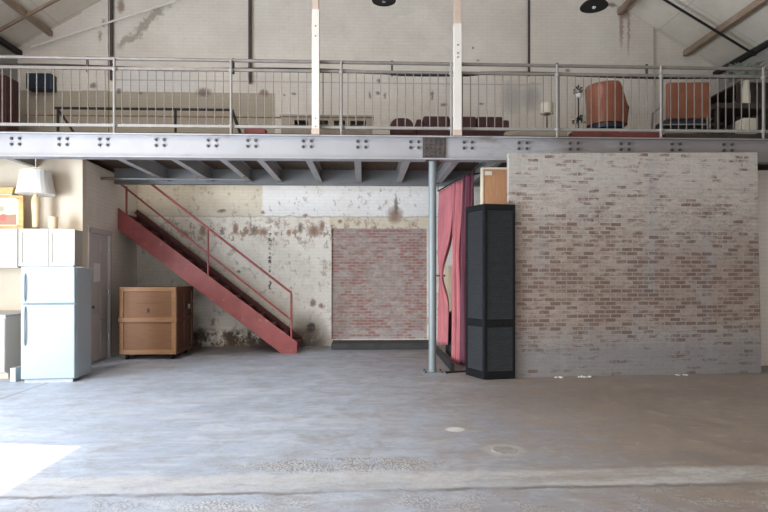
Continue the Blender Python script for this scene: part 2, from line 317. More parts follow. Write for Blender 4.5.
def mat_floor():
    t = NT('floor_worn_concrete'); p = t.pos(); s = t.sep(p); X, Y = s[0], s[1]
    n1 = t.noise(p, 0.35, 5, 0.55, 0.4); n2 = t.noise(p, 2.5, 7, 0.65, 0.6); n3 = t.noise(p, 22, 5, 0.7); n4 = t.noise(t.scale(p, (1, 3.5, 1)), 1.0, 8, 0.68, 1.2)
    c = t.mix(t.rng(n1, 0.35, 0.65), (0.30, 0.345, 0.43), (0.38, 0.425, 0.51))
    c = t.mix(t.math('MULTIPLY', t.rng(n2, 0.45, 0.66), 0.55), c, (0.27, 0.265, 0.275))
    c = t.mix(t.math('MULTIPLY', t.rng(n4, 0.52, 0.62), 0.5), c, (0.50, 0.52, 0.56))
    c = t.mix(t.math('MULTIPLY', t.rng(n4, 0.46, 0.38), 0.35), c, (0.24, 0.235, 0.24))
    # brown soiled zone to the right, near the brick partition
    br = t.rng(t.math('ADD', X, t.math('MULTIPLY', t.math('SUBTRACT', n2, 0.5), 3.0)), -1.2, 3.2, 0, 1, True)
    c = t.mix(t.math('MULTIPLY', br, 0.85), c, t.mix(t.rng(n2, 0.35, 0.65), (0.17, 0.12, 0.082), (0.26, 0.19, 0.138)))
    # soft darker brown ellipse at right
    c = t.mix(t.math('MULTIPLY', t.ell(X, Y, 3.2, 7.0, 3.2, 0.9, 1.0), 0.30), c, (0.17, 0.135, 0.115))
    Yd = t.math('ADD', Y, t.math('MULTIPLY', t.math('SUBTRACT', n2, 0.5), 0.16))
    Yd = t.math('SUBTRACT', Yd, t.math('MULTIPLY', X, 0.012))
    band = t.math('MULTIPLY', t.rng(Yd, 4.05, 4.10), t.rng(Yd, 4.44, 4.36))
    # exposed aggregate
    vo = t.n('ShaderNodeTexVoronoi'); t.l(p, vo.inputs['Vector']); vo.inputs['Scale'].default_value = 48
    peb = t.rng(vo.outputs['Distance'], 0.38, 0.60)
    ag = t.math('MAXIMUM', t.math('MULTIPLY', t.ell(X, Yd, -0.15, 4.60, 0.95, 0.20, 0.6), t.rng(n2, 0.38, 0.5)), t.math('MULTIPLY', t.math('MULTIPLY', t.rng(Yd, 4.05, 3.9), 0.6), t.rng(t.noise(p, 3.0, 5), 0.46, 0.60)))
    c = t.mix(t.math('MULTIPLY', ag, 0.7), c, t.mix(peb, (0.44, 0.43, 0.42), (0.20, 0.19, 0.185)))
    c = t.mix(t.math('MULTIPLY', band, t.math('MULTIPLY', t.rng(n4, 0.36, 0.56, 0.25, 0.85), t.rng(n3, 0.35, 0.6, 0.6, 1.0))), c, (0.46, 0.45, 0.44))
    e = t.math('MULTIPLY', t.rng(Yd, 3.99, 4.02), t.rng(Yd, 4.07, 4.04)); c = t.mix(t.math('MULTIPLY', e, t.rng(n4, 0.4, 0.55)), c, (0.16, 0.15, 0.145))
    # joint lines in the slab
    c = t.mix(t.math('MULTIPLY', t.rect(X, Y, -4.62, -4.58, 5.6, 9.6, 0.012), 0.7), c, (0.16, 0.15, 0.15))
    c = t.mix(t.math('MULTIPLY', t.rect(X, Yd, -7.0, 1.3, 6.48, 6.50, 0.012), t.rng(n4, 0.5, 0.6, 0, 0.5)), c, (0.2, 0.19, 0.19))
    g = G(455, 429.5); c = t.mix(t.ell(X, Y, g.x, g.y, 0.11, 0.10, 0.6), c, (0.56, 0.56, 0.55))
    g = G(504, 450); c = t.mix(t.math('MULTIPLY', t.ell(X, Y, g.x, g.y, 0.22, 0.20, 0.5), 0.5), c, (0.42, 0.41, 0.40))
    c = t.mix(t.rng(n3, 0.70, 0.76), c, (0.13, 0.12, 0.12))
    n8 = t.noise(t.scale(p, (1, 1.8, 1)), 7.0, 8, 0.75, 0.8)
    c = t.mix(t.math('MULTIPLY', t.rng(n8, 0.50, 0.68), 0.40), c, (0.17, 0.16, 0.155))
    c = t.mix(t.math('MULTIPLY', t.rng(n8, 0.44, 0.30), 0.30), c, (0.54, 0.54, 0.55))
    c = t.mix(t.math('MULTIPLY', t.ell(X, t.math('ADD', Y, t.math('MULTIPLY', t.math('SUBTRACT', n2, 0.5), 1.2)), -3.0, 11.9, 2.6, 1.1, 0.8), 0.7), c, (0.17, 0.135, 0.105))  # under-stair shade painted into the floor as a brown ellipse
    h = t.math('ADD', t.math('MULTIPLY', n3, 0.5), t.math('MULTIPLY', t.math('MULTIPLY', ag, vo.outputs['Distance']), 1.5))
    t.bump(t.math('ADD', h, t.math('MULTIPLY', n2, 0.8)), 0.35, 0.015)
    return t.fin(c, t.rng(n2, 0.3, 0.7, 0.42, 0.70))
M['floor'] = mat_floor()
M['kerb'] = plain('step_concrete', (0.055, 0.052, 0.052), 0.9, 0, 0.2, 5.0)
M['debris'] = plain('plaster_debris', (0.55, 0.52, 0.48), 0.9, 0, 0.2, 20.0)

def mat_roof():
    t = NT('roof_lining_sheets'); p = t.pos(); s = t.sep(p)
    n1 = t.noise(p, 0.8, 5, 0.6); n2 = t.noise(p, 6, 6, 0.7)
    c = t.mix(t.rng(n1, 0.35, 0.65), (0.66, 0.60, 0.51), (0.77, 0.72, 0.63))
    c = t.mix(t.math('MULTIPLY', t.rng(n2, 0.55, 0.75), 0.4), c, (0.50, 0.45, 0.38))
    b = t.brick(t.comb(s[1], s[0]), (0.95, 0.95, 0.95), (1, 1, 1), (0.80, 0.77, 0.74), 1.22, 2.2, 0.012, 0.0)
    c = t.mix(1.0, c, b[0], 'MULTIPLY'); t.bump(n2, 0.2, 0.01)
    return t.fin(c, 0.8)
M['roof'] = mat_roof()

# ------------------------------------------------------------------ mesh helpers
class MB:
    def __init__(s): s.bm = bmesh.new()
    def box(s, x0, x1, y0, y1, z0, z1, mtx=None):
        vs = [s.bm.verts.new(Vector(v)) for v in ((x0, y0, z0), (x1, y0, z0), (x1, y1, z0), (x0, y1, z0), (x0, y0, z1), (x1, y0, z1), (x1, y1, z1), (x0, y1, z1))]
        for f in ((3, 2, 1, 0), (4, 5, 6, 7), (0, 1, 5, 4), (1, 2, 6, 5), (2, 3, 7, 6), (3, 0, 4, 7)): s.bm.faces.new([vs[i] for i in f])
        if mtx: 
            for v in vs: v.co = mtx @ v.co
        return s
    def prism(s, poly, axis, a, b):
        """poly of 2-D points extruded along an axis ('x','y','z')"""
        def mk(p, q): return {'y': Vector((p[0], q, p[1])), 'x': Vector((q, p[0], p[1])), 'z': Vector((p[0], p[1], q))}[axis]
        A = [s.bm.verts.new(mk(p, a)) for p in poly]; B = [s.bm.verts.new(mk(p, b)) for p in poly]
        n = len(poly); s.bm.faces.new(A); s.bm.faces.new(B[::-1])
        for i in range(n): s.bm.faces.new((A[i], B[i], B[(i + 1) % n], A[(i + 1) % n]))
        return s
    def tube(s, pts, r, seg=10, caps=True):
        pts = [Vector(p) for p in pts]; rings = []
        for i, p in enumerate(pts):
            d = (pts[min(i + 1, len(pts) - 1)] - pts[max(i - 1, 0)]).normalized()
            u = d.orthogonal().normalized() if i == 0 else (u - d * u.dot(d)).normalized()
            w = d.cross(u); rr = r[i] if isinstance(r, (list, tuple)) else r
            rings.append([s.bm.verts.new(p + (u * math.cos(2 * PI * k / seg) + w * math.sin(2 * PI * k / seg)) * rr) for k in range(seg)])
        for a, b in zip(rings, rings[1:]):
            for k in range(seg): s.bm.faces.new((a[k], a[(k + 1) % seg], b[(k + 1) % seg], b[k]))
        if caps: s.bm.faces.new(rings[0][::-1]); s.bm.faces.new(rings[-1])
        return s
    def lathe(s, cx, cy, prof, seg=28, flute=0.0, nf=0):
        rings = []
        for (r, z) in prof:
            ring = []
            for k in range(seg):
                a = 2 * PI * k / seg; rr = max(r, 1e-4) * (1 + flute * math.cos(nf * a))
                ring.append(s.bm.verts.new((cx + rr * math.cos(a), cy + rr * math.sin(a), z)))
            rings.append(ring)
        for a, b in zip(rings, rings[1:]):
            for k in range(seg): s.bm.faces.new((a[k], a[(k + 1) % seg], b[(k + 1) % seg], b[k]))
        s.bm.faces.new(rings[0][::-1]); s.bm.faces.new(rings[-1])
        return s
    def beam(s, p0, p1, w, h):
        """box bar from p0 to p1, w across (horizontal), h tall"""
        p0, p1 = Vector(p0), Vector(p1); d = (p1 - p0).normalized()
        side = d.cross(Vector((0, 0, 1)))
        if side.length < 1e-4: side = Vector((1, 0, 0))
        side.normalize(); up = side.cross(d)
        A = [s.bm.verts.new(p0 + side * a * w / 2 + up * b * h / 2) for a, b in ((-1, -1), (1, -1), (1, 1), (-1, 1))]
        B = [s.bm.verts.new(p1 + side * a * w / 2 + up * b * h / 2) for a, b in ((-1, -1), (1, -1), (1, 1), (-1, 1))]
        s.bm.faces.new(A[::-1]); s.bm.faces.new(B)
        for i in range(4): s.bm.faces.new((A[i], A[(i + 1) % 4], B[(i + 1) % 4], B[i]))
        return s
    def build(s, name, mat, parent=None, bevel=0.0, smooth=False, seg=2, rot=None):
        bmesh.ops.recalc_face_normals(s.bm, faces=s.bm.faces[:])
        me = bpy.data.meshes.new(name)
        if rot:
            for v in s.bm.verts: v.co = rot @ v.co
        xs = [v.co for v in s.bm.verts]
        c = Vector(((min(v.x for v in xs) + max(v.x for v in xs)) / 2, (min(v.y for v in xs) + max(v.y for v in xs)) / 2, min(v.z for v in xs)))
        for v in s.bm.verts: v.co -= c
        if smooth:
            for f in s.bm.faces: f.smooth = True
        s.bm.to_mesh(me); s.bm.free()
        me.materials.append(mat)
        o = bpy.data.objects.new(name, me); C.objects.link(o); o.location = c
        if smooth: me.set_sharp_from_angle(angle=math.radians(40))
        if bevel:
            b = o.modifiers.new('bevel', 'BEVEL'); b.width = bevel; b.segments = seg; b.limit_method = 'ANGLE'
        if parent:
            o.parent = parent; o.matrix_parent_inverse = PM[parent.name]
        PM[o.name] = (PM[parent.name] if parent else Matrix()) if False else Matrix.Translation(-world(o))
        return o
PM = {}
WL = {}
def world(o):
    # world location of an unrotated chain
    l = Vector(o.location)
    if o.parent: l = o.matrix_parent_inverse @ l + world(o.parent)
    return l
def thing(name, loc, label, cat, group=None):
    o = bpy.data.objects.new(name, None); C.objects.link(o); o.location = loc; o.empty_display_size = 0.1
    o['label'] = label; o['category'] = cat
    if group: o['group'] = group
    PM[o.name] = Matrix.Translation(-Vector(loc)); return o
def tag(o, label, cat, group=None):
    o['label'] = label; o['category'] = cat
    if group: o['group'] = group
    return o
def struct(o): o['kind'] = 'structure'; return o
def dup(root, delta, label=None, parent=None):
    r = root.copy(); C.objects.link(r)
    if parent is None: r.location = Vector(root.location) + Vector(delta)
    if label: r['label'] = label
    for ch in root.children:
        c = ch.copy(); C.objects.link(c); c.parent = r
        for g in ch.children:
            d = g.copy(); C.objects.link(d); d.parent = c
    return r

# ------------------------------------------------------------------ shell
XL, XR, YB, YF = -7.5, 8.0, 12.3, -3.2
ZL, ZR, RX, RZ = 6.50, 6.25, 0.15, 10.80
def roofz(x): return ZL + (x - XL) / (RX - XL) * (RZ - ZL) if x < RX else ZR + (XR - x) / (XR - RX) * (RZ - ZR)
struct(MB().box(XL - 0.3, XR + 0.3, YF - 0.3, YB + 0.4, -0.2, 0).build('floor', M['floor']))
# back wall with the recessed brick infill
ix0, ix1, iz0, iz1 = PXx(331.5, YB), PXx(427, YB), PZ(380, 339, YB), PZ(380, 228.5, YB)
m = MB()
m.box(XL, ix0, YB, YB + 0.35, 0, iz1); m.box(ix1, XR, YB, YB + 0.35, 0, iz1); m.box(ix0, ix1, YB, YB + 0.35, 0, iz0)
m.prism([(XL, iz1), (XR, iz1), (XR, ZR), (RX, RZ), (XL, ZL)], 'y', YB, YB + 0.35)
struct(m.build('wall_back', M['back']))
struct(MB().box(ix0, ix1, YB + 0.05, YB + 0.3, iz0, iz1).build('wall_back_infill', M['infill']))
struct(MB().box(ix0 + 0.03, ix1 + 0.02, YB - 0.62, YB - 0.001, 0.0, iz0 - 0.02).build('trim_step', M['kerb'], bevel=0.01))
# left side wall with a big doorway onto daylight
DY0, DY1, DZ = 2.0, 5.92, 3.38
m = MB(); m.box(XL - 0.25, XL, YF, DY0, 0, ZL); m.box(XL - 0.25, XL, DY1, YB, 0, ZL); m.box(XL - 0.25, XL, DY0, DY1, DZ, ZL)
struct(m.build('wall_left', M['sidewall']))
struct(MB().box(XR, XR + 0.25, YF, YB, 0, ZR).build('wall_right', M['sidewall']))
# front wall (behind the camera) with an unseen opening, widened for fill light
FX0, FX1, FZ = -7.1, 0.4, 4.0
m = MB(); m.box(XL, FX0, YF - 0.25, YF, 0, ZR); m.box(FX1, XR, YF - 0.25, YF, 0, ZR); m.box(FX0, FX1, YF - 0.25, YF, FZ, ZR)
m.prism([(XL, ZR), (XR, ZR), (RX, RZ), (XL, ZL)], 'y', YF - 0.25, YF)
struct(m.build('wall_front', M['frontwall']))
# roof, two slopes; an unseen opening is added in the left one for fill
def slope(name, xa, xb, fill_x0, fill_x1):
    m = MB(); T = 0.12
    def q(x0, x1, y0, y1): m.prism([(x0, roofz(x0)), (x1, roofz(x1)), (x1, roofz(x1) + T), (x0, roofz(x0) + T)], 'y', y0, y1)
    q(xa, fill_x0, YF, YB + 0.3); q(fill_x1, xb, YF, YB + 0.3); q(fill_x0, fill_x1, YF, -0.5); q(fill_x0, fill_x1, 6.0, YB + 0.3)
    struct(m.build(name, M['roof']))
slope('ceiling_left', XL - 0.2, RX, -5.8, -4.0); struct(MB().prism([(RX, roofz(RX + 0.001)), (XR + 0.2, roofz(XR + 0.2)), (XR + 0.2, roofz(XR + 0.2) + 0.12), (RX, RZ + 0.12)], 'y', YF, YB + 0.3).build('ceiling_right', M['roof']))

# kitchen partition walls under the mezzanine
KY = 9.65; KX = -4.80; KXR = -4.885
KROT = Matrix.Translation((KX, 9.65, 0)) @ Matrix.Rotation(0.057, 4, 'Z') @ Matrix.Translation((-KX, -9.65, 0))
struct(MB().box(XL, KX, KY, KY + 0.12, 0, 3.70).build('wall_kitchen', M['kitchen']))
dz1 = 2.05
dA, dB = 9.88, 10.80
m = MB(); m.box(KX - 0.12, KX, KY + 0.12, dA, 0, 3.56); m.box(KX - 0.12, KX, dB, YB, 0, 3.56); m.box(KX - 0.12, KX, dA, dB, dz1 + 0.32, 3.56)
struct(m.build('wall_partition_left', M['leftpart'], rot=KROT))
# door in that partition
dz = 2.37
d = struct(MB().box(KX - 0.07, KX - 0.02, dA + 0.04, dB - 0.04, 0.01, dz - 0.05).build('door_1', M['door'], bevel=0.004, rot=KROT)); d['label'] = 'grey panelled door in the partition beside the fridge'
PM[d.name] = Matrix.Translation(-Vector(d.location))
m = MB()
for a, b in ((dA - 0.05, dA + 0.04), (dB - 0.04, dB + 0.05)): m.box(KX - 0.10, KX + 0.03, a, b, 0, dz + 0.02)
m.box(KX - 0.10, KX + 0.03, dA - 0.05, dB + 0.05, dz - 0.05, dz + 0.04); m.build('door_frame', M['door'], d, bevel=0.006, rot=KROT)
m = MB(); w = dB - dA - 0.08
for k in range(2):
    y0 = dA + 0.04 + 0.09 + k * (w / 2 - 0.02)
    for z0, z1 in ((0.15, 0.75), (0.88, 1.5), (1.62, 2.2)):
        m.box(KX - 0.025, KX - 0.008, y0, y0 + w / 2 - 0.16, z0, z1)
m.build('door_panel', M['door'], d, bevel=0.012, rot=KROT)
MB().tube([(KX - 0.02, dA + 0.12, 1.0), (KX + 0.04, dA + 0.12, 1.0)], [0.012, 0.03], 12).build('door_knob', M['chrome'], d, smooth=True, rot=KROT)
for zz in (0.35, 1.2, 2.0): MB().tube([(KX + 0.0, dB - 0.045, zz), (KX + 0.0, dB - 0.045, zz + 0.1)], 0.014, 8).build('hinge', M['chrome'], d, rot=KROT)
t_ = tag(MB().box(KX - 0.008, KX - 0.003, 10.10, 10.38, 1.45, 1.78).build('paper_notice', M['paper'], rot=KROT), 'white paper notice fixed to the grey door beside the fridge', 'notice')
# small brick wall right behind the partition's right end
struct(MB().box(6.35, XR, 9.35, 9.5, 0, 3.38).build('wall_right_rear', M['rightrear']))
# mezzanine deck
BZ0, BZ1, BY = 3.40, 3.775, 8.75
m = MB(); m.box(XL, XR, BY + 0.205, 11.1, 3.66, 3.84); m.box(XL, KX - 0.12, 11.1, YB, 3.66, 3.84); m.box(1.75, XR, 11.1, YB, 3.66, 3.84)
struct(m.build('floor_mezzanine', M['deck']))
# freestanding brick partition on the right
a0 = G(509, 378.2); a1 = G(761.5, 373.0)
u = (a1 - a0).normalized(); nrm = Vector((-u.y, u.x, 0))
zl = PZ(509, 153, a0.y); zr = PZ(757, 152.4, a1.y)
bm_ = MB()
def pv(p, z, k): return bm_.bm.verts.new((p.x + nrm.x * k, p.y + nrm.y * k, z))
T = 0.10
xr2 = G(757.5, 373.0)
A = [pv(a0, 0, 0), pv(a1, 0, 0), pv(Vector((P(757.5, 153, a1.y).x, a1.y, 0)), zr, 0), pv(a0, zl, 0)]
B = [pv(a0, 0, T), pv(a1, 0, T), pv(Vector((P(757.5, 153, a1.y).x, a1.y, 0)), zr, T), pv(a0, zl, T)]
bm_.bm.faces.new(A); bm_.bm.faces.new(B[::-1])
for i in range(4): bm_.bm.faces.new((A[i], B[i], B[(i + 1) % 4], A[(i + 1) % 4]))
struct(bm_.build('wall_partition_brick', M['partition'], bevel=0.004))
# plaster crumbs at its foot
for (px, w) in ((584, 0.16), (678, 0.09), (556, 0.06)):
    f = (px - 509) / (761.5 - 509); q = a0.lerp(a1, f)
    m = MB()
    for k in range(7):
        ox, oy, r = random.uniform(-w, w), random.uniform(-0.07, -0.02), random.uniform(0.012, 0.03)
        m.lathe(q.x + ox, q.y + oy, [(r, 0), (r * 1.1, r * 0.4), (r * 0.4, r * 0.8)], 6)
    o = m.build('plaster_crumbs', M['debris']); o['kind'] = 'stuff'
    tag(o, {584: 'larger pale heap of plaster crumbs at foot of the brick partition', 678: 'right-hand small heap of plaster crumbs under the brick partition', 556: 'tiny plaster crumbs left of the larger heap by the brick partition'}[px], 'debris')

# ------------------------------------------------------------------ steelwork
beam = thing('steel_beam', (0.2, BY + 0.1, BZ0), 'long light grey bolted steel beam along the front edge of the mezzanine', 'beam')
MB().box(XL, XR, BY + 0.06, BY + 0.085, BZ0 + 0.02, BZ1 - 0.02).build('web', M['beam'], beam)
MB().box(XL, XR, BY, BY + 0.2, BZ0, BZ0 + 0.025).build('lower_flange', M['beam'], beam)
MB().box(XL, XR, BY, BY + 0.2, BZ1 - 0.02, BZ1).build('upper_flange', M['beam'], beam)
b0 = None
def bolt(x, z):
    global b0
    if b0 is None:
        b0 = MB(); b0.tube([(x, BY + 0.062, z), (x, BY + 0.035, z)], 0.024, 6); b0.tube([(x, BY + 0.036, z), (x, BY + 0.02, z)], 0.014, 8)
        b0 = b0.build('bolt', M['bolt'], beam); b0['x0'] = 0; return
    c = b0.copy(); C.objects.link(c)
    c.location = Vector(b0.location) + Vector((x - BX0, 0, z - BZZ))
first = True
for px in (15.5, 63, 103.5, 160, 212, 251.5, 307, 361.5, 414.5, 468, 523, 574, 625, 676, 728):
    y = 142 + (px - 100) * 0.0085 
    for sx in (-4, 4):
        for sz in (-2.9, 2.9):
            p = P(px + sx, y + sz, BY + 0.05)
            if first: BX0, BZZ = p.x, p.z; first = False
            bolt(p.x, p.z)
s0, s1 = P(423, 160, BY), P(446, 137, BY)
sp = MB().box(s0.x, s1.x, BY + 0.035, BY + 0.062, BZ0 + 0.025, BZ1 - 0.02).build('splice_plate', M['splice'], beam, bevel=0.003)
m = MB()
for i in range(5):
    for j in range(5):
        x = s0.x + (i + 0.5) * (s1.x - s0.x) / 5; z = BZ0 + 0.06 + j * 0.062
        m.tube([(x, BY + 0.036, z), (x, BY + 0.018, z)], 0.017, 6)
m.build('rivets', M['splice'], sp)

JL = ['behind the cabinet wall corner', 'second from the stair wall', 'above the middle of the stair handrail', 'fourth from the left', 'fifth from the left', 'above the red brick infill', 'next left of the round post', 'just right of the round post']
for i, px in enumerate((120, 174, 223, 260, 309, 357.6, 407, 456)):
    x = PXx(px, BY + 0.2)
    m = MB(); y0, y1 = BY + 0.2, 11.031; hz = 3.655
    m.box(x - 0.055, x + 0.055, y0, y1, BZ0 + 0.005, BZ0 + 0.02); m.box(x - 0.006, x + 0.006, y0, y1, BZ0 + 0.02, hz - 0.012); m.box(x - 0.055, x + 0.055, y0, y1, hz - 0.012, hz)
    tag(m.build('steel_joist', M['joist']), 'grey steel joist under the mezzanine deck, ' + JL[i], 'joist', 'steel joists under the deck')
for x, l in ((-5.6, 'leftmost grey steel joist, above the lamp and kitchen cabinets'), (2.2, 'grey steel joist above the plywood board and curtains')):
    m = MB(); y0, y1 = BY + 0.2, KY + 0.001 if x < 0 else 11.031; hz = 3.655
    m.box(x - 0.055, x + 0.055, y0, y1, BZ0 + 0.005, BZ0 + 0.02); m.box(x - 0.006, x + 0.006, y0, y1, BZ0 + 0.02, hz - 0.012); m.box(x - 0.055, x + 0.055, y0, y1, hz - 0.012, hz)
    tag(m.build('steel_joist', M['joist']), l, 'joist', 'steel joists under the deck')
rb = thing('rear_beam', (-1.5, 11.05, 3.40), 'dark grey steel beam carrying the rear ends of the joists', 'beam')
MB().box(KXR + 0.01, 2.4, 11.03, 11.05, 3.38, 3.655).build('web', M['rear'], rb)
MB().box(KXR + 0.01, 2.4, 11.005, 11.14, 3.355, 3.38).build('flange', M['rear'], rb)
# conduit
cy = 10.4; p0 = P(101, 180.5, cy)
cp = thing('conduit_pipe', (p0.x, cy, p0.z), 'thin conduit pipe running under the rear beam above the stair', 'pipe')
p1 = P(248, 181, cy); za = 3.345
m = MB(); m.tube([(KX - 0.04, cy, za), (p1.x, cy, za)], 0.017, 10); m.build('tube', M['rear'], cp, smooth=True)
MB().tube([(KX - 0.04, cy, za), (KX + 0.25, cy, za)], 0.026, 10).build('sleeve', M['brass'], cp, smooth=True)
for px in (196, 244):
    x = PXx(px, cy); MB().box(x - 0.015, x + 0.015, cy - 0.025, cy + 0.02, za - 0.02, 3.40).build('clamp', M['brass'], cp)
# round post
q = G(432.5, 373.5); px_ = PXx(432.5, BY + 0.1)
po = thing('steel_post', (px_, BY + 0.1, 0), 'round blue-grey steel post carrying the beam in front of the curtain', 'post')
MB().tube([(px_, BY + 0.1, 0.02), (px_, BY + 0.1, BZ0 - 0.015)], 0.062, 24).build('shaft', M['post'], po, smooth=True)
MB().box(px_ - 0.16, px_ + 0.2, BY - 0.06, BY + 0.24, 0, 0.022).build('base_plate', M['post'], po, bevel=0.004)
MB().box(px_ - 0.11, px_ + 0.11, BY + 0.0, BY + 0.2, BZ0 - 0.016, BZ0 - 0.001).build('head_plate', M['splice'], po)
for sx in (-0.12, 0.14):
    for sy in (-0.0, 0.2): MB().tube([(px_ + sx, BY + sy, 0.022), (px_ + sx, BY + sy, 0.05)], 0.015, 6).build('bolt', M['bolt'], po)

# ------------------------------------------------------------------ railing
RY = BY + 0.10
rl = thing('balcony_railing', (0.4, RY, BZ1), 'grey steel railing with thin balusters along the mezzanine edge', 'railing')
xa, xb = -5.95, 6.9
ZT, ZBAR, ZBOT = 4.955, 4.808, 3.915
MB().tube([(xa, RY, ZT + 0.015), (xb, RY, ZT - 0.02)], 0.027, 12).build('handrail', M['rail'], rl, smooth=True)
MB().box(xa, xb, RY - 0.02, RY + 0.02, ZBAR - 0.022, ZBAR + 0.022).build('top_bar', M['rail'], rl, bevel=0.004)
MB().box(xa, xb, RY - 0.022, RY + 0.022, ZBOT - 0.022, ZBOT + 0.022).build('bottom_bar', M['railpost'], rl, bevel=0.004)
pxs = (115, 231.5, 341.5, 451, 556.5, 660)
for px in pxs + (762,):
    x = PXx(px, RY)
    pp = MB(); pp.tube([(x, RY - 0.03, BZ1 + 0.0), (x, RY - 0.03, ZT)], 0.021, 10)
    for zz in (ZBAR - 0.02, ZBOT): pp.lathe(x, RY - 0.03, [(0.02, zz - 0.035), (0.04, zz - 0.012), (0.04, zz + 0.012), (0.02, zz + 0.035)], 10)
    pp.build('post', M['railpost'], rl, smooth=True)
for px in (87.5, 233.5, 392, 557, 646.5):
    x = PXx(px, RY + 0.04)
    MB().box(x - 0.016, x + 0.016, RY + 0.02, RY + 0.05, ZBAR - 0.05, ZT + 0.05).build('bracket', M['darkpipe'], rl, bevel=0.003)
bal = None; n = 0
x = xa + 0.06
while x < xb - 0.03 and n < 99:
    if bal is None:
        bal = MB().tube([(x, RY, ZBOT), (x, RY, ZBAR)], 0.0085, 6).build('baluster', M['rail'], rl); bx = x
    else:
        c = bal.copy(); C.objects.link(c); c.location = Vector(bal.location) + Vector((x - bx, 0, 0))
    n += 1; x += 0.131
# dark cable bundle sagging behind the railing
pts = []
for i in range(60):
    f = i / 59; x = xa + f * (xb - xa); pts.append((x, RY + 0.079, ZBAR + 0.05 - 0.04 * f + 0.015 * math.sin(f * 21) - (0.02 if 0.5 < f < 0.6 else 0)))
tag(MB().tube(pts, 0.03, 8).build('cable_bundle', M['cablemat'], smooth=True), 'dark cable bundle running just behind the railing top bar', 'cable')
# white timber columns standing on the beam
for k, (pa, pb) in enumerate(((312, 319.4), (453.6, 461.4))):
    xA, xB = PXx(pa, BY), PXx(pb, BY); yc = BY + 0.065
    w = xB - xA; xc = (xA + xB) / 2
    r = thing('timber_column', (xc, yc - 0.08, BZ1), ('left white painted timber column rising from the beam to the roof' if k == 0 else 'right white painted timber column with bare upper length above the round post'), 'column', 'timber columns on the beam')
    zt = roofz(xc) + 0.02; zs = PZ(457, 24, BY) if k else PZ(315, 10, BY)
    yy0, yy1 = BY - 0.035, BY + 0.065
    MB().box(xA, xB, yy0, yy1, BZ1 + 0.08, zs).build('shaft', M['white_col'], r, bevel=0.006)
    MB().box(xA + 0.008, xB - 0.012, yy0 + 0.01, yy1, zs, zt).build('upper_shaft', M['pink_col'], r, bevel=0.006)
    MB().box(xA - 0.005, xB + 0.005, yy0 - 0.004, yy1 + 0.0, BZ1 + 0.001, BZ1 + 0.09).build('foot', M['pink_col'], r, bevel=0.006)
    if k:
        for (dzp) in (46, 54, 58): 
            z = PZ(457, dzp, BY); MB().tube([(xc, yy0 + 0.002, z), (xc, yy0 - 0.012, z)], 0.012, 8).build('bolt', M['bolt'], r)
    else:
        for (dzp) in (27, 37, 119, 127):
            z = PZ(315, dzp, BY); MB().tube([(xc, yy0 + 0.002, z), (xc, yy0 - 0.012, z)], 0.010, 8).build('bolt', M['bolt'], r)

# ------------------------------------------------------------------ roof timbers, wall pipes
def purlin(x, lab, w_=0.052):
    z = roofz(x) - 0.10
    tag(MB().box(x - w_, x + w_, YF + 0.1, YB - 0.02, z - 0.03 - w_, z + 0.05).build('roof_purlin', M['purlin'], bevel=0.008), lab, 'purlin', 'timber purlins under the roof')
purlin(7.25, 'lower right timber purlin running under the roof lining above the plant')
purlin(5.72, 'upper right timber purlin ending at the rust-stained wall')
purlin(-6.78, 'left timber purlin under the roof lining', 0.04)
def rafter(y, x0, x1, mat, w, h, lab, off=0.12):
    tag(MB().beam((x0, y, roofz(x0) - off), (x1, y, roofz(x1) - off), w, h).build('roof_rafter', M[mat]), lab, 'rafter')
rafter(11.35, XL + 0.05, -0.4, 'rafter', 0.05, 0.05, 'brown rafter crossing over the left purlin', 0.17)
rafter(11.0, 0.6, XR - 0.05, 'darksteel', 0.035, 0.035, 'thin dark steel rod under the right roof slope', 0.24)
def eave(x, s, lab):
    z = roofz(x)
    tag(MB().box(min(x, x + s * 0.1), max(x, x + s * 0.1), YF + 0.1, YB - 0.01, z - 0.18, z - 0.09).build('eaves_beam', M['darksteel']), lab, 'beam')
eave(XR - 0.01, -1, 'dark steel eaves beam along the right side wall'); eave(XL + 0.01, 1, 'dark steel eaves beam along the left side wall')
def vpipe(px, ya, w, lab, mat='darkpipe', y2=None):
    x = PXx(px, YB - 0.06); z0 = PZ(px, ya, YB - 0.06); z1 = roofz(x) - 0.03
    o = tag(MB().tube([(x, YB - 0.06, z0), (x, YB - 0.06, z1)], w, 10).build('wall_pipe', M[mat], smooth=True), lab, 'pipe'); return o
vpipe(111.5, 80, 0.035, 'dark vertical pipe on the upper wall beside the stepped crack')
vpipe(250, 83, 0.037, 'vertical pipe on the upper wall left of the left white column')
vpipe(529, 76, 0.028, 'thin dark vertical pipe on the upper wall right of the right white column')
# shallow pilaster steps in the upper wall
def pil(pa, pb, d, z0, name):
    xA, xB = PXx(pa, YB), PXx(pb, YB)
    xm = [xA, xB]; top = [(xA, z0), (xB, z0), (xB, roofz(xB) - 0.0), (xA, roofz(xA) - 0.0)]
    struct(MB().prism(top, 'y', YB - d, YB + 0.01).build(name, M['back']))
pil(529, 652, 0.07, 3.85, 'wall_pilaster_right')
pil(83, 109, 0.05, 3.85, 'wall_pilaster_left')
# pale diagonal pole
pa, pb = P(31, 47, 12.17), P(176, 1, 12.17)
tag(MB().tube([pa, pb], 0.021, 8).build('diagonal_pole', M['pale_rope'], smooth=True), 'thin pale pole leaning diagonally across the upper left wall', 'pole')
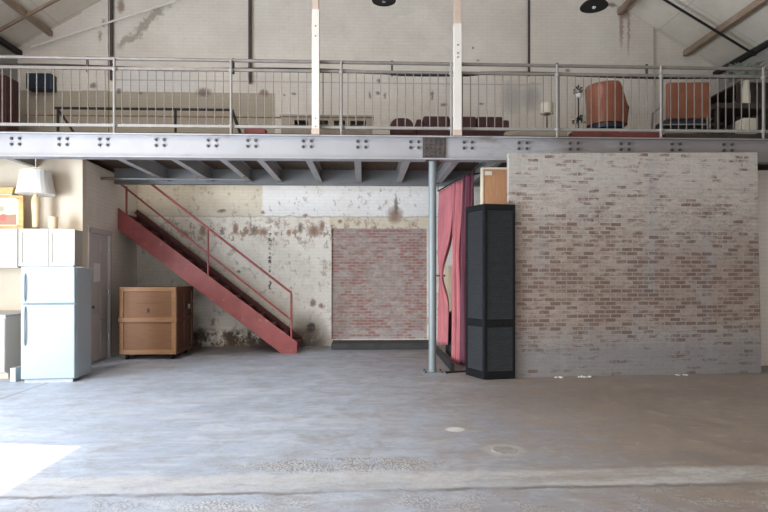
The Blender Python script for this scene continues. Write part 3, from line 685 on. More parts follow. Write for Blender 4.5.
# guard rail round the stairwell
gy = 11.2
g = thing('stairwell_guard', (P(57, 109, gy).x, gy, 3.84), 'black steel guard rail round the stairwell upstairs', 'railing')
zt = PZ(150, 109, gy); x0, x1 = PXx(57, gy), PXx(231, gy)
MB().tube([(x0 - 0.06, gy, zt), (x1, gy, zt)], 0.026, 8).build('top_rail', M['darksteel'], g, smooth=True)
zm = PZ(150, 115.5, gy); MB().tube([(PXx(24, gy), gy + 0.05, zm), (PXx(290, gy), gy + 0.05, zm)], 0.016, 8).build('middle_rail', M['brass'], g, smooth=True)
for px in (58, 175.5, 231.5):
    x = PXx(px, gy); MB().tube([(x, gy, 3.84), (x, gy, zt)], 0.026, 8).build('post', M['darksteel'], g, smooth=True)
MB().tube([(PXx(59, gy), gy, zt - 0.05), (PXx(92, gy), gy, 3.86)], 0.024, 8).build('brace', M['darksteel'], g, smooth=True)
MB().tube([(PXx(232, gy), gy, zt), (PXx(250, gy), gy, 3.86)], 0.03, 8).build('brace', M['darksteel'], g, smooth=True)

# pendant lamps
for i, (px, py, r, y) in enumerate(((384, 0.0, 0.24, 11.0), (594, 6.2, 0.27, 11.0))):
    c = P(px, py, y); z = c.z
    t_ = thing('pendant_lamp', (c.x, y, z), ('black pendant lamp hanging high between the two white columns' if i == 0 else 'black pendant lamp hanging high above the copper armchair'), 'lamp', 'black pendant lamps')
    MB().lathe(c.x, y, [(r * 0.9, z - 0.012), (r, z - 0.015), (r, z), (r * 0.85, z + 0.05), (r * 0.45, z + 0.11), (0.06, z + 0.14), (0.05, z + 0.36)], 32).build('shade', M['black'], t_, smooth=True)
    MB().tube([(c.x, y, z + 0.35), (c.x, y, roofz(c.x) - 0.02)], 0.01, 6).build('cord', M['black'], t_)
    MB().lathe(c.x, y, [(0.02, z - 0.05), (0.04, z - 0.035), (0.035, z - 0.014)], 14).build('bulb', M['paper'] if i else M['chrome'], t_, smooth=True)

# ------------------------------------------------------------------ stair
sy0, sy1 = 11.19, 12.12
sb = P(297, 342, sy0); st = P(118.5, 208, sy0)       # top edge of near stringer
bb = P(281, 353.2, sy0); bl = P(118.5, 230, sy0)
XSB = sb.x
xw = KXR + 0.006
sl = (st.z - sb.z) / (st.x - sb.x)
def ztop(x): return sb.z + (x - sb.x) * sl
zb = 0.0
bx_ = bb.x
slb = (bl.z - 0.0) / (bl.x - bx_)
sr = thing('steel_staircase', (XSB, (sy0 + sy1) / 2, 0), 'red painted steel staircase climbing left against the back wall', 'staircase')
def stringer(y, t, mt='red'):
    MB().prism([(XSB, 0.0), (bx_, 0.0), (xw, (xw - bx_) * slb), (xw, ztop(xw)), (XSB, ztop(XSB))], 'y', y, y + t).build('stringer', M[mt], sr, bevel=0.003)
stringer(sy0, 0.02); stringer(sy1 - 0.02, 0.02, 'darkred')
N = 14; z_end = ztop(xw)
for k in range(N):
    z = 0.19 * (k + 1); x = XSB - (z - 0.10) / abs(sl) - 0.02
    if x - 0.14 < xw: break
    m = MB(); m.box(x - 0.13, x + 0.13, sy0 + 0.02, sy1 - 0.02, z - 0.03, z); m.box(x - 0.13, x - 0.12, sy0 + 0.02, sy1 - 0.02, z, z + 0.15)
    m.build('tread', M['darkred'], sr)
MB().beam((xw + 0.02, sy1 - 0.1, ztop(xw) + 0.02), (XSB - 0.1, sy1 - 0.1, ztop(XSB) + 0.02), 0.03, 0.10).build('wall_kicker', M['darkred'], sr)
A_, B_ = P(148.5, 182, sy0 + 0.02), P(287, 289.5, sy0 + 0.02)
ra = (A_.z - B_.z) / (A_.x - B_.x); xp = PXx(291.3, sy0 + 0.02); yr = sy0 + 0.03
xt = PXx(143, sy0 + 0.03)
ztr = B_.z + (xt - B_.x) * ra
pt = [(xt, yr, ztr), (B_.x, yr, B_.z), (xp - 0.012, yr, B_.z - 0.055), (xp, yr, B_.z - 0.11), (xp, yr, 0.10)]
MB().tube(pt, 0.023, 10).build('handrail', M['red'], sr, smooth=True)
A2, B2 = P(122, 185, yr), P(290, 320, yr)
x2 = xw + 0.02; z2 = B2.z + (x2 - B2.x) * (A2.z - B2.z) / (A2.x - B2.x)
MB().tube([(x2, yr, z2), (xp, yr, B2.z)], 0.019, 10).build('middle_rail', M['red'], sr, smooth=True)
def rz(x): return B_.z + (x - B_.x) * ra
for px in (208, 126.5):
    x = PXx(px, yr); MB().tube([(x, yr, ztop(x) - 0.08), (x, yr, min(rz(x), 3.33 if px < 150 else 9))], 0.021, 10).build('post', M['red'], sr, smooth=True)

# ------------------------------------------------------------------ crate
c0 = G(119.5, 354.5, 0.10); c1 = G(175.5, 354.5, 0.10)
cx0, cx1, cyf = c0.x, c1.x, c0.y
cyf = (c0.y + c1.y) / 2; cx0 = PXx(119.3, cyf) ; cx1 = PXx(176, cyf); cyb = cyf + 1.0
ct = PZ(150, 287.3, cyf); cm = PZ(150, 320.5, cyf); cb = 0.10
cr = thing('shipping_crate', ((cx0 + cx1) / 2, (cyf + cyb) / 2, 0), 'brown wooden flight crate on castors under the red stair', 'crate')
MB().box(cx0 + 0.02, cx1 - 0.02, cyf + 0.02, cyb - 0.02, cb, cm).build('lower_body', M['crate'], cr)
li = MB().box(cx0 + 0.02, cx1 - 0.02, cyf + 0.02, cyb - 0.02, cm, ct).build('lid', M['crate'], cr)
m = MB(); w = 0.085
for (z0, z1) in ((cb, cb + w), (ct - w * 0.9, ct + 0.004), (cm - 0.03, cm + 0.055)):
    m.box(cx0 - (0.015 if z0 < cm < z1 else 0), cx1 + (0.015 if z0 < cm < z1 else 0), cyf - (0.015 if z0 < cm < z1 else 0), cyf + 0.03, z0, z1)
for (xa_, xb_) in ((cx0, cx0 + w * 0.8), (cx1 - w, cx1)): m.box(xa_, xb_, cyf + 0.002, cyf + 0.031, cb, ct)
m.build('front_battens', M['cratebat'], cr, bevel=0.004)
m = MB()
for (z0, z1) in ((cb, cb + w), (ct - w, ct + 0.003), (cm - 0.03, cm + 0.05)): m.box(cx1 - 0.03, cx1 + 0.012, cyf + 0.032, cyb, z0, z1)
for (ya, yb) in ((cyf + 0.033, cyf + w), (cyb - w, cyb), ((cyf + cyb) / 2 - 0.04, (cyf + cyb) / 2 + 0.04)): m.box(cx1 - 0.03, cx1 + 0.010, ya, yb, cb + w, cm - 0.03); m.box(cx1 - 0.03, cx1 + 0.010, ya, yb, cm + 0.05, ct - w)
m.build('side_battens', M['cratedark'], cr, bevel=0.003)
MB().box(cx1 - 0.025, cx1 - 0.016, cyf + 0.04, cyb - 0.03, cb + 0.01, ct - 0.01).build('side_panel', M['cratedark'], cr)
hx = (cx0 + cx1) / 2
m = MB()
zc = PZ(146, 311, cyf)
m.box(hx - 0.02, hx + 0.02, cyf + 0.014, cyf + 0.021, zc - 0.03, zc + 0.01); m.prism([(hx - 0.035, zc + 0.01), (hx + 0.035, zc + 0.01), (hx, zc + 0.06)], 'y', cyf + 0.014, cyf + 0.021)
m.build('stencil_mark', M['darkwood'], li, bevel=0.0) ; m = MB()
for dx in range(8): m.box(hx - 0.22 + dx * 0.055, hx - 0.185 + dx * 0.055, cyf + 0.014, cyf + 0.021, zc + 0.14, zc + 0.155)
m.bm.free()
MB().box(hx - 0.2, hx + 0.2, cyf + 0.016, cyf + 0.021, zc + 0.14, zc + 0.15).build('stencil_line', M['cratedark'], li)
MB().box(cx1 + 0.002, cx1 + 0.02, (cyf + cyb) / 2 + 0.15, (cyf + cyb) / 2 + 0.27, cm + 0.18, cm + 0.27).build('latch', M['chrome'], cr, bevel=0.003)
for sx in (cx0 + 0.1, cx1 - 0.1):
    for sy in (cyf + 0.12, cyb - 0.12):
        MB().tube([(sx - 0.02, sy, 0.045), (sx + 0.02, sy, 0.045)], 0.045, 16).box(sx - 0.03, sx + 0.03, sy - 0.02, sy + 0.02, 0.06, 0.10).build('castor', M['black'], cr)

# ------------------------------------------------------------------ kitchen
# refrigerator, turned slightly
fr = G(75.5, 382.7); fl = G(20.5, 383.6)
W = (fr - fl).length; ang = math.atan2(fr.y - fl.y, fr.x - fl.x) + 0.02
D = 0.64; HF = 1.57 + (275 - 266.5) / F * 8.07
R = Matrix.Translation((fl.x, fl.y, 0)) @ Matrix.Rotation(0.10, 4, 'Z')
W = 0.735
fg = thing('refrigerator', (fl.x + W / 2, fl.y + D / 2, 0), 'white top-freezer refrigerator standing beside the door', 'refrigerator')
MB().box(0.0, W, 0.075, D, 0.04, HF - 0.01).build('body', M['fridge'], fg, bevel=0.012, rot=R)
zs = PZ(45, 304.5, 8.1)
MB().box(0.01, W - 0.01, 0.055, 0.078, 0.06, HF - 0.02).build('gasket', M['gasket'], fg, rot=R)
lo = MB().box(0.0, W, 0.0, 0.06, 0.055, zs - 0.008).build('fridge_door', M['fridge'], fg, bevel=0.018, seg=3, rot=R)
up = MB().box(0.0, W, 0.0, 0.06, zs + 0.008, HF).build('freezer_door', M['fridge'], fg, bevel=0.018, seg=3, rot=R)
def fh(z0, z1, par, flip):
    x = 0.06; pts = [(x, 0.004, z0), (x, -0.022, z0 + 0.04), (x, -0.028, (z0 + z1) / 2), (x, -0.022, z1 - 0.04), (x, 0.004, z1)]
    MB().tube(pts, 0.013, 10).build('handle', M['fridge'], par, smooth=True, rot=R)
fh(zs + 0.04, HF - 0.10, up, 0); fh(zs - 0.60, zs - 0.03, lo, 1)
MB().box(0.04, W - 0.04, 0.03, 0.08, 0.0, 0.05).build('kick_grille', M['gasket'], fg, rot=R)
MB().box(W - 0.10, W - 0.02, 0.0, 0.10, HF - 0.002, HF + 0.018).build('hinge_cap', M['fridge'], fg, bevel=0.004, rot=R)

# upper cabinets
cyF = 9.18
zc0, zc1 = PZ(45, 266.5, cyF), PZ(45, 228.6, cyF)
def shaker(parent, x0, x1, z0, z1, y, hz=None, hx=None, name='door', mat='cab'):
    d = MB().box(x0, x1, y - 0.008, y, z0, z1).build(name, M[mat], parent, bevel=0.002)
    m = MB(); b = 0.055
    m.box(x0, x1, y - 0.022, y - 0.008, z0, z0 + b); m.box(x0, x1, y - 0.022, y - 0.008, z1 - b, z1); m.box(x0, x0 + b, y - 0.022, y - 0.008, z0 + b, z1 - b); m.box(x1 - b, x1, y - 0.022, y - 0.008, z0 + b, z1 - b)
    m.build('rail', M[mat], d, bevel=0.003); return d
xr_ = PXx(75.6, cyF); xm_ = PXx(49.5, cyF); xl_ = PXx(18.6, cyF)
u1 = thing('wall_cabinet', ((xr_ + xl_) / 2, (cyF + KY) / 2, zc0), 'white double-door wall cabinet above the refrigerator', 'cabinet', 'white wall cabinets')
MB().box(xl_ + 0.004, KX - 0.0, cyF, KY - 0.001, zc0, zc1).build('body', M['cab'], u1, bevel=0.004)
shaker(u1, xl_ + 0.012, xm_ - 0.004, zc0 + 0.005, zc1 - 0.012, cyF - 0.001); shaker(u1, xm_ + 0.004, xr_ - 0.004, zc0 + 0.005, zc1 - 0.012, cyF - 0.001)
x3 = xl_ - 0.78
u2 = thing('wall_cabinet', (xl_ - 0.39, (cyF + KY) / 2, zc0), 'white wall cabinet at the left edge beneath the framed painting', 'cabinet', 'white wall cabinets')
zc0b = PZ(8, 268, cyF)
MB().box(x3, xl_ - 0.0, cyF, KY - 0.001, zc0b, zc1).build('body', M['cab'], u2, bevel=0.004)
shaker(u2, x3 + 0.004, x3 + 0.388, zc0b + 0.005, zc1 - 0.012, cyF - 0.001); shaker(u2, x3 + 0.396, xl_ - 0.006, zc0b + 0.005, zc1 - 0.012, cyF - 0.001)
# lower cabinet with worktop
q = G(6, 379); bx1 = q.x; by = q.y
zt = PZ(6, 317, by)
b1 = thing('base_cabinet', (bx1 - 0.4, by + 0.3, 0), 'white base cabinet at the left edge beside the refrigerator', 'cabinet')
MB().box(bx1 - 0.8, bx1, by, KY - 0.001, 0.09, zt).build('body', M['cab'], b1, bevel=0.004)
MB().box(bx1 - 0.8, bx1 - 0.0, by + 0.05, KY - 0.01, 0.0, 0.09).build('plinth', M['palewood'], b1)
shaker(b1, bx1 - 0.79, bx1 - 0.402, 0.11, zt - 0.02, by - 0.001); shaker(b1, bx1 - 0.398, bx1 - 0.008, 0.11, zt - 0.02, by - 0.001)
wt = tag(MB().box(bx1 - 0.82, bx1 + 0.012, by - 0.03, KY - 0.002, zt + 0.001, zt + 0.035).build('worktop', M['top'], bevel=0.005), 'grey worktop on the white base cabinet at the left edge', 'worktop')
# small pale box at the fridge foot
q = G(14.5, 382); 
tag(MB().box(q.x - 0.05, q.x + 0.035, q.y - 0.03, q.y + 0.13, 0, 0.21).build('small_box', M['fridge'], bevel=0.01), 'small pale blue-white box on the floor at the left foot of the refrigerator', 'box')
# lamp
ly = 9.34
lc = P(35.7, 227.5, ly); z0 = zc1 + 0.001
lp = thing('table_lamp', (lc.x, ly, z0), 'table lamp with a white flared shade and slender cream base on the cabinets', 'lamp')
k = 9.1 / F
def lz(py): return PZ(36, py, ly)
MB().lathe(lc.x, ly, [(0.075, z0), (0.08, z0 + 0.012), (0.055, z0 + 0.028)], 24).build('foot', M['darkwood'], lp, smooth=True)
MB().lathe(lc.x, ly, [(0.04, z0 + 0.028), (0.05, z0 + 0.06), (0.055, lz(215)), (0.068, lz(204)), (0.06, lz(199)), (0.03, lz(195)), (0.02, lz(190))], 24).build('base', M['ceramic'], lp, smooth=True)
MB().lathe(lc.x, ly, [(0.29, lz(194.4)), (0.265, lz(189)), (0.245, lz(182)), (0.235, lz(176)), (0.225, lz(171.4)), (0.20, lz(171.4))], 72, 0.012, 24).build('shade', M['shade'], lp, smooth=True)
MB().tube([(lc.x, ly, lz(171.6)), (lc.x, ly, lz(161)), (lc.x, ly, lz(159))], [0.008, 0.008, 0.022], 8).build('finial', M['chrome'], lp, smooth=True)
# framed still life
py_ = 9.33
fa, fb = P(-16, 226.5, py_), P(23.2, 195.2, py_)
pf = thing('framed_painting', ((fa.x + fb.x) / 2, py_, z0), 'framed still life painting in an orange-gold frame leaning on the wall above the cabinets', 'painting')
x0, x1, zz0, zz1 = fa.x, fb.x, z0 + 0.002, fb.z
m = MB(); b = 0.085
m.box(x0, x1, py_, py_ + 0.03, zz0, zz0 + 0.05); m.box(x0, x1, py_, py_ + 0.03, zz1 - 0.05, zz1); m.box(x0, x0 + b, py_, py_ + 0.03, zz0 + 0.05, zz1 - 0.05); m.box(x1 - b, x1, py_, py_ + 0.03, zz0 + 0.05, zz1 - 0.05)
m.build('frame', M['gold'], pf, bevel=0.008)
m = MB(); i0, i1, j0, j1 = x0 + b, x1 - b, zz0 + 0.05, zz1 - 0.05
m.box(i0, i1, py_ + 0.008, py_ + 0.02, j0, j0 + 0.02); m.box(i0, i1, py_ + 0.008, py_ + 0.02, j1 - 0.02, j1); m.box(i0, i0 + 0.025, py_ + 0.008, py_ + 0.02, j0, j1); m.box(i1 - 0.025, i1, py_ + 0.008, py_ + 0.02, j0, j1)
m.build('slip', M['ivory'], pf)
MB().box(i0, i1, py_ + 0.016, py_ + 0.026, j0, j1).build('canvas', M['painting'], pf)
# basket behind, on a small stack
fy = 9.43
ba, bb_ = P(-14, 194, fy), P(16, 187.3, fy)
tag(MB().box(ba.x, bb_.x - 0.03, py_ + 0.05, KY - 0.03, z0, ba.z - 0.002).build('storage_box', M['ivory'], bevel=0.004), 'ivory box hidden behind the framed painting, carrying the wicker tray', 'box')
m = MB(); m.prism([(ba.x, ba.z), (bb_.x - 0.025, ba.z), (bb_.x, bb_.z), (ba.x, bb_.z)], 'y', py_ + 0.04, KY - 0.02)
tb = tag(m.build('wicker_tray', M['wicker'], bevel=0.012), 'golden wicker tray above the framed painting at the left edge', 'tray')
# cup
cc = P(53, 227, 9.3)
cu = tag(MB().lathe(cc.x, 9.3, [(0.062, z0), (0.07, z0 + 0.05), (0.078, PZ(53, 217, 9.3)), (0.066, PZ(53, 217, 9.3)), (0.060, z0 + 0.02)], 24).build('cup', M['ceramic'], smooth=True), 'small cream ceramic pot right of the table lamp', 'pot')

# ------------------------------------------------------------------ curtains
def curtain(name, pa, pb, ztop_a, ztop_b, hem_a, hem_b, nf, amp, tie, mat, label, W0=1.0, drift=(0, 0, 0)):
    """pa, pb: xy at the rod; a strip of folds falling to hem_a, hem_b (xy), optional tie (height fraction, xy, narrowness)"""
    m = MB(); NU, NV = nf * 12, 44; rows = []
    dx, dy = pb[0] - pa[0], pb[1] - pa[1]; L = math.hypot(dx, dy); nx, ny = -dy / L, dx / L
    for j in range(NV + 1):
        v = j / NV; row = []
        for i in range(NU + 1):
            u_ = i / NU
            tx, ty = pa[0] + dx * u_, pa[1] + dy * u_
            hx_, hy_ = hem_a[0] + (hem_b[0] - hem_a[0]) * u_, hem_a[1] + (hem_b[1] - hem_a[1]) * u_
            zt_ = ztop_a + (ztop_b - ztop_a) * u_; zh = hem_a[2] + (hem_b[2] - hem_a[2]) * u_
            x = tx + (hx_ - tx) * v; y = ty + (hy_ - ty) * v; z = zt_ + (zh - zt_) * v
            am = amp * (0.55 + 0.45 * math.sin(PI * min(1, v * 1.2 + 0.1)))
            if tie:
                w = math.exp(-((v - tie[0]) / 0.16) ** 2) * tie[2] if v < tie[0] else math.exp(-((v - tie[0]) / 0.12) ** 2) * tie[2]
                x = x * (1 - w) + tie[1][0] * w; y = y * (1 - w) + tie[1][1] * w; am *= (1 - 0.6 * w)
            ph = u_ * nf * 2 * PI + 0.6 * math.sin(v * 3 + u_ * 5)
            x += nx * am * math.sin(ph) + drift[0] * math.sin(v * PI); y += ny * am * math.sin(ph) + 0.02 * math.sin(ph * 0.5 + v * 4)
            row.append(m.bm.verts.new((x, y, z)))
        rows.append(row)
    for a, b in zip(rows, rows[1:]):
        for i in range(NU): m.bm.faces.new((a[i], a[i + 1], b[i + 1], b[i]))
    o = m.build(name, M[mat], smooth=True); s = o.modifiers.new('thick', 'SOLIDIFY'); s.thickness = 0.006
    return tag(o, label, 'curtain', 'rose red curtains behind the round post')
def R2(px, Y): return (PXx(px, Y), Y)
zrod = 3.22
na, nb, fa_, fb_ = R2(464, 9.60), R2(454, 9.92), R2(455, 9.95), R2(439, 11.0)
hA, hB = (*R2(461, 9.55), 0.03), (*R2(452, 9.75), 0.05)
curtain('curtain', na, nb, zrod, zrod - 0.0, hA, hB, 4, 0.055, (0.42, R2(455, 9.75), 0.25), 'curtain', 'near rose-red curtain beside the black screen, reaching the floor')
hA2, hB2 = (*R2(448, 10.3), 0.27), (*R2(438.5, 10.85), 0.22)
curtain('curtain', fa_, fb_, zrod, zrod, hA2, hB2, 5, 0.05, (0.56, R2(439.5, 10.9), 0.72), 'curtain', 'far rose-red curtain gathered by a tie, right behind the round post')
c3 = curtain('curtain', R2(474, 9.22), R2(463, 9.50), zrod + 0.05, zrod + 0.05, (*R2(472, 9.22), 0.06), (*R2(460, 9.48), 0.04), 4, 0.05, None, 'curtain2', 'plum strip painted as the shaded folds of the near rose curtain')  # extra strip that holds the near curtain's fold shade as colour
ra_, rb_ = R2(484, 9.18), R2(438, 11.02)
rod = thing('curtain_rod', (ra_[0], ra_[1], zrod), 'thin curtain rod carrying the rose curtains and their shaded plum strip', 'curtain rod')
MB().tube([(ra_[0], ra_[1] + 0.0, zrod + 0.06), (na[0], na[1], zrod + 0.07), (rb_[0], rb_[1], zrod + 0.02)], 0.014, 8).build('bar', M['darksteel'], rod, smooth=True)
for (x_, y_) in (R2(474, 9.25), rb_): MB().tube([(x_, y_, zrod + 0.04), (x_, y_, 3.66 if y_ < 10 else 3.404)], 0.008, 6).build('hanger', M['darksteel'], rod)
# tie on the far curtain
tq = R2(439.6, 10.88); zt_ = zrod + (0.25 - zrod) * 0.56
m = MB(); pts = [(tq[0] + 0.10 * math.cos(a * PI / 8), tq[1] + 0.12 * math.sin(a * PI / 8), zt_) for a in range(17)]
tag(m.tube(pts, 0.018, 8).build('curtain_tie', M['curtain2'], smooth=True), 'plum fabric tie gathering the far rose curtain', 'curtain tie')
# dark sill board along the curtain line
s0_, s1_ = G(452.5, 371.5), G(429.5, 344.5)
tag(MB().beam((s0_.x, s0_.y, 0.07), (s1_.x, s1_.y - 0.5, 0.07), 0.05, 0.14).build('sill_board', M['blackmet'], bevel=0.004), 'dark sill board on the floor below the curtains', 'board')
tag(MB().beam((px_ + 0.21, BY + 0.1, 0.012), (G(466, 371).x, 8.95, 0.012), 0.05, 0.02).build('floor_bar', M['darksteel'], bevel=0.003), 'thin dark metal bar on the floor between post and screen', 'bar')
# dresser and case seen through the curtain gap
pd = thing('pale_dresser', (2.3, 11.5, 0), 'pale wooden dresser seen through the gap between the curtains', 'dresser')
MB().box(1.72, 2.9, 11.3, 11.8, 0.08, 1.75).build('body', M['palewood'], pd, bevel=0.01)
for kx in range(3): MB().box(1.76, 2.86, 11.28, 11.301, 0.15 + kx * 0.52, 0.62 + kx * 0.52).build('drawer', M['palewood'], pd, bevel=0.006)
for sx in (1.78, 2.78): MB().box(sx, sx + 0.06, 11.32, 11.38, 0, 0.08).build('leg', M['darkwood'], pd)
cs = thing('black_case', (1.80, 10.75, 0), 'upright black case standing inside behind the curtains', 'case')
MB().box(1.62, 2.0, 10.5, 11.0, 0.02, 0.85).build('body', M['blackmet'], cs, bevel=0.03)
MB().box(1.70, 1.92, 10.73, 10.77, 0.85, 0.90).build('handle', M['blackmet'], cs, bevel=0.01)

# ------------------------------------------------------------------ folding screen
sc = G(484.3, 380.3); sL = G(465.5, 375.0); sR = G(515.6, 379.0)
HS = 2.635
fs = thing('folding_screen', (sc.x, sc.y, 0), 'tall black louvered folding screen of two leaves in front of the brick partition', 'screen')
def leaf(p, q, nm):
    d = Vector((q.x - p.x, q.y - p.y, 0)); L = d.length; a = math.atan2(d.y, d.x); Rm = Matrix.Translation((p.x, p.y, 0)) @ Matrix.Rotation(a, 4, 'Z')
    T = 0.032; fr_ = 0.045
    f = MB(); zz = 0.01; mid0, mid1 = HCAM + (275 - 327) / F * 8.35, HCAM + (275 - 319) / F * 8.35
    f.box(0.004, fr_, 0, T, zz, HS); f.box(L - fr_, L - 0.004, 0, T, zz, HS); f.box(fr_, L - fr_, 0, T, HS - 0.09, HS); f.box(fr_, L - fr_, 0, T, zz, 0.13); f.box(fr_, L - fr_, 0, T, mid0, mid1)
    lf = f.build('leaf', M['black'], fs, bevel=0.003, rot=Rm)
    for (z0_, z1_) in ((0.13, mid0), (mid1, HS - 0.09)):
        g_ = MB(); n_ = int((z1_ - z0_) / 0.034)
        for k_ in range(n_):
            z_ = z0_ + (k_ + 0.5) * (z1_ - z0_) / n_
            mt = Matrix.Translation((0, T / 2, z_)) @ Matrix.Rotation(math.radians(56), 4, 'X')
            g_.box(fr_ + 0.001, L - fr_ - 0.001, -0.021, 0.021, -0.0035, 0.0035, mt)
        g_.build('louvers', M['louver'], lf, rot=Rm)
    for z_ in ((mid0 + mid1) / 2,):
        for k_ in (0.3, 0.5, 0.7): MB().tube([(L * k_, -0.006, z_), (L * k_, 0.002, z_)], 0.012, 8).build('stud', M['darksteel'], lf, rot=Rm)
leaf(sL, Vector((sc.x - 0.002, sc.y + 0.002, 0)), 'l'); leaf(Vector((sc.x + 0.004, sc.y, 0)), sR, 'r')
for z_ in (0.35, 1.1, 1.9, 2.4): MB().tube([(sc.x, sc.y - 0.004, z_), (sc.x, sc.y - 0.004, z_ + 0.08)], 0.008, 8).build('hinge', M['darksteel'], fs)

# plywood board behind the screen
wy = 8.98
wa, wb = P(481.5, 167.3, wy), P(506, 203, wy)
xr3 = PXx(509, wy) + 0.12
pb_ = thing('plywood_cabinet', ((wa.x + xr3) / 2, wy, 0), 'tall plywood cabinet with pale edging behind the black screen', 'cabinet')
MB().box(wa.x + 0.03, xr3 - 0.03, wy + 0.008, wy + 0.095, 0.0, wa.z - 0.03).build('face', M['ply'], pb_)
m = MB(); m.box(wa.x, wa.x + 0.033, wy - 0.004, wy + 0.10, 0, wa.z); m.box(wa.x + 0.033, xr3, wy - 0.004, wy + 0.10, wa.z - 0.032, wa.z); m.box(xr3 - 0.035, xr3, wy - 0.004, wy + 0.10, 0, wa.z - 0.032)
m.build('edging', M['plyedge'], pb_, bevel=0.003)
lq = P(488.5, 173, wy); MB().box(lq.x - 0.06, lq.x + 0.06, wy + 0.002, wy + 0.009, lq.z - 0.035, lq.z + 0.03).build('tag', M['cream'], pb_)

# ------------------------------------------------------------------ drain cover
g_ = G(504, 450)
dc = tag(MB().lathe(g_.x, g_.y, [(0.115, 0.0005), (0.115, 0.004), (0.105, 0.006), (0.095, 0.004)], 32).build('drain_cover', M['cast']), 'small round cast iron drain cover set in the concrete floor', 'drain cover')
m = MB()
for k in range(5):
    o_ = (k - 2) * 0.033; h_ = math.sqrt(max(0.001, 0.09 ** 2 - o_ ** 2)); m.box(g_.x - h_, g_.x + h_, g_.y + o_ - 0.008, g_.y + o_ + 0.004, 0.0042, 0.0065)
dc_p = PM['drain_cover'] if 'drain_cover' in PM else Matrix()
m.build('grate_bars', M['railpost'], dc)

# ------------------------------------------------------------------ things on the mezzanine
MZ = 3.84
def cushion(m, x0, x1, y0, y1, z0, z1): m.box(x0, x1, y0, y1, z0, z1)
# beige wooden bench-cabinet with openings
by_ = 10.0
xa_, xb_ = PXx(281, by_), PXx(372.5, by_); zt = PZ(325, 115.2, by_)
bc = thing('beige_sideboard', ((xa_ + xb_) / 2, by_ + 0.25, MZ), 'beige wooden sideboard with square openings behind the left white column', 'sideboard')
m = MB(); ops = [(294.5, 308), (312.5, 328), (334, 345), (350.5, 366)]
xs = [xa_] + [v for a, b in ops for v in (PXx(a, by_), PXx(b, by_))] + [xb_]
z_a, z_b = PZ(325, 128, by_), PZ(325, 120.5, by_)
for i in range(0, len(xs), 2): m.box(xs[i], xs[i + 1], by_, by_ + 0.05, MZ + 0.06, zt - 0.035)
for i in range(1, len(xs) - 1, 2): m.box(xs[i], xs[i + 1], by_, by_ + 0.05, z_b, zt - 0.035); m.box(xs[i], xs[i + 1], by_, by_ + 0.05, MZ + 0.06, z_a)
m.build('front', M['beigewood'], bc, bevel=0.006)
MB().box(xa_ - 0.02, xb_ + 0.02, by_ - 0.03, by_ + 0.5, zt - 0.035, zt).build('top', M['beigewood'], bc, bevel=0.006)
m = MB(); m.box(xa_, xa_ + 0.03, by_ + 0.051, by_ + 0.48, MZ + 0.06, zt - 0.036); m.box(xb_ - 0.03, xb_, by_ + 0.051, by_ + 0.48, MZ + 0.06, zt - 0.036); m.box(xa_, xb_, by_ + 0.45, by_ + 0.48, MZ + 0.06, zt - 0.036); m.build('carcass', M['beigewood'], bc)
for sx in (xa_ + 0.02, xb_ - 0.09):
    for sy in (by_ + 0.02, by_ + 0.40): MB().box(sx, sx + 0.07, sy, sy + 0.07, MZ, MZ + 0.062).build('leg', M['darkwood'], bc)
# red armchair and maroon sofa (backs towards the railing)
def rounded_back(m, x0, x1, y0, y1, z0, z1, r=0.12, n=6):
    pts = [(x0, z0), (x1, z0)]
    for k in range(n + 1): a = k / n * PI / 2; pts.append((x1 - r + r * math.cos(a), z1 - r + r * math.sin(a)))
    for k in range(n + 1): a = PI / 2 + k / n * PI / 2; pts.append((x0 + r + r * math.cos(a), z1 - r + r * math.sin(a)))
    m.prism(pts, 'y', y0, y1)
cy_ = 9.75
xa_, xb_ = PXx(390, cy_), PXx(414, cy_); zt = PZ(402, 117.5, cy_)
ac = thing('maroon_chair', ((xa_ + xb_) / 2, cy_ + 0.25, MZ), 'small maroon upholstered chair with rounded back, left of the maroon sofa', 'chair')
m = MB(); rounded_back(m, xa_, xb_, cy_, cy_ + 0.09, MZ + 0.2, zt, 0.16); m.build('backrest', M['maroon'], ac, bevel=0.03, smooth=True)
MB().box(xa_ + 0.02, xb_ - 0.02, cy_ + 0.09, cy_ + 0.5, MZ + 0.22, MZ + 0.38).build('seat', M['maroon'], ac, bevel=0.04)
for sx in (xa_ + 0.03, xb_ - 0.07):
    for sy in (cy_ + 0.04, cy_ + 0.44): MB().box(sx, sx + 0.04, sy, sy + 0.04, MZ, MZ + 0.22).build('leg', M['darkwood'], ac)
cy_ = 9.85
xa_, xb_ = PXx(416.5, cy_), PXx(510, cy_); zt = PZ(463, 116, cy_)
so = thing('maroon_sofa', ((xa_ + xb_) / 2, cy_ + 0.4, MZ), 'long low maroon sofa with its back to the railing near the right white column', 'sofa')
m = MB(); n_ = 3
for k in range(n_):
    w_ = (xb_ - xa_ - 0.24) / n_; m_ = MB().box(xa_ + 0.12 + k * w_ + 0.005, xa_ + 0.12 + (k + 1) * w_ - 0.005, cy_ + 0.002, cy_ + 0.18, MZ + 0.36, zt).build('back_cushion', M['maroon'], so, bevel=0.035, seg=3)
m.box(xa_, xb_, cy_ + 0.0, cy_ + 0.8, MZ + 0.08, MZ + 0.355); m.build('base', M['maroon'], so, bevel=0.03)
for sx in (xa_, xb_ - 0.12): MB().box(sx, sx + 0.118, cy_ + 0.02, cy_ + 0.8, MZ + 0.357, zt - 0.05).build('armrest', M['maroon'], so, bevel=0.04, seg=3)
for sx in (xa_ + 0.04, xb_ - 0.10):
    for sy in (cy_ + 0.04, cy_ + 0.70): MB().box(sx, sx + 0.05, sy, sy + 0.05, MZ, MZ + 0.08).build('leg', M['darkwood'], so)
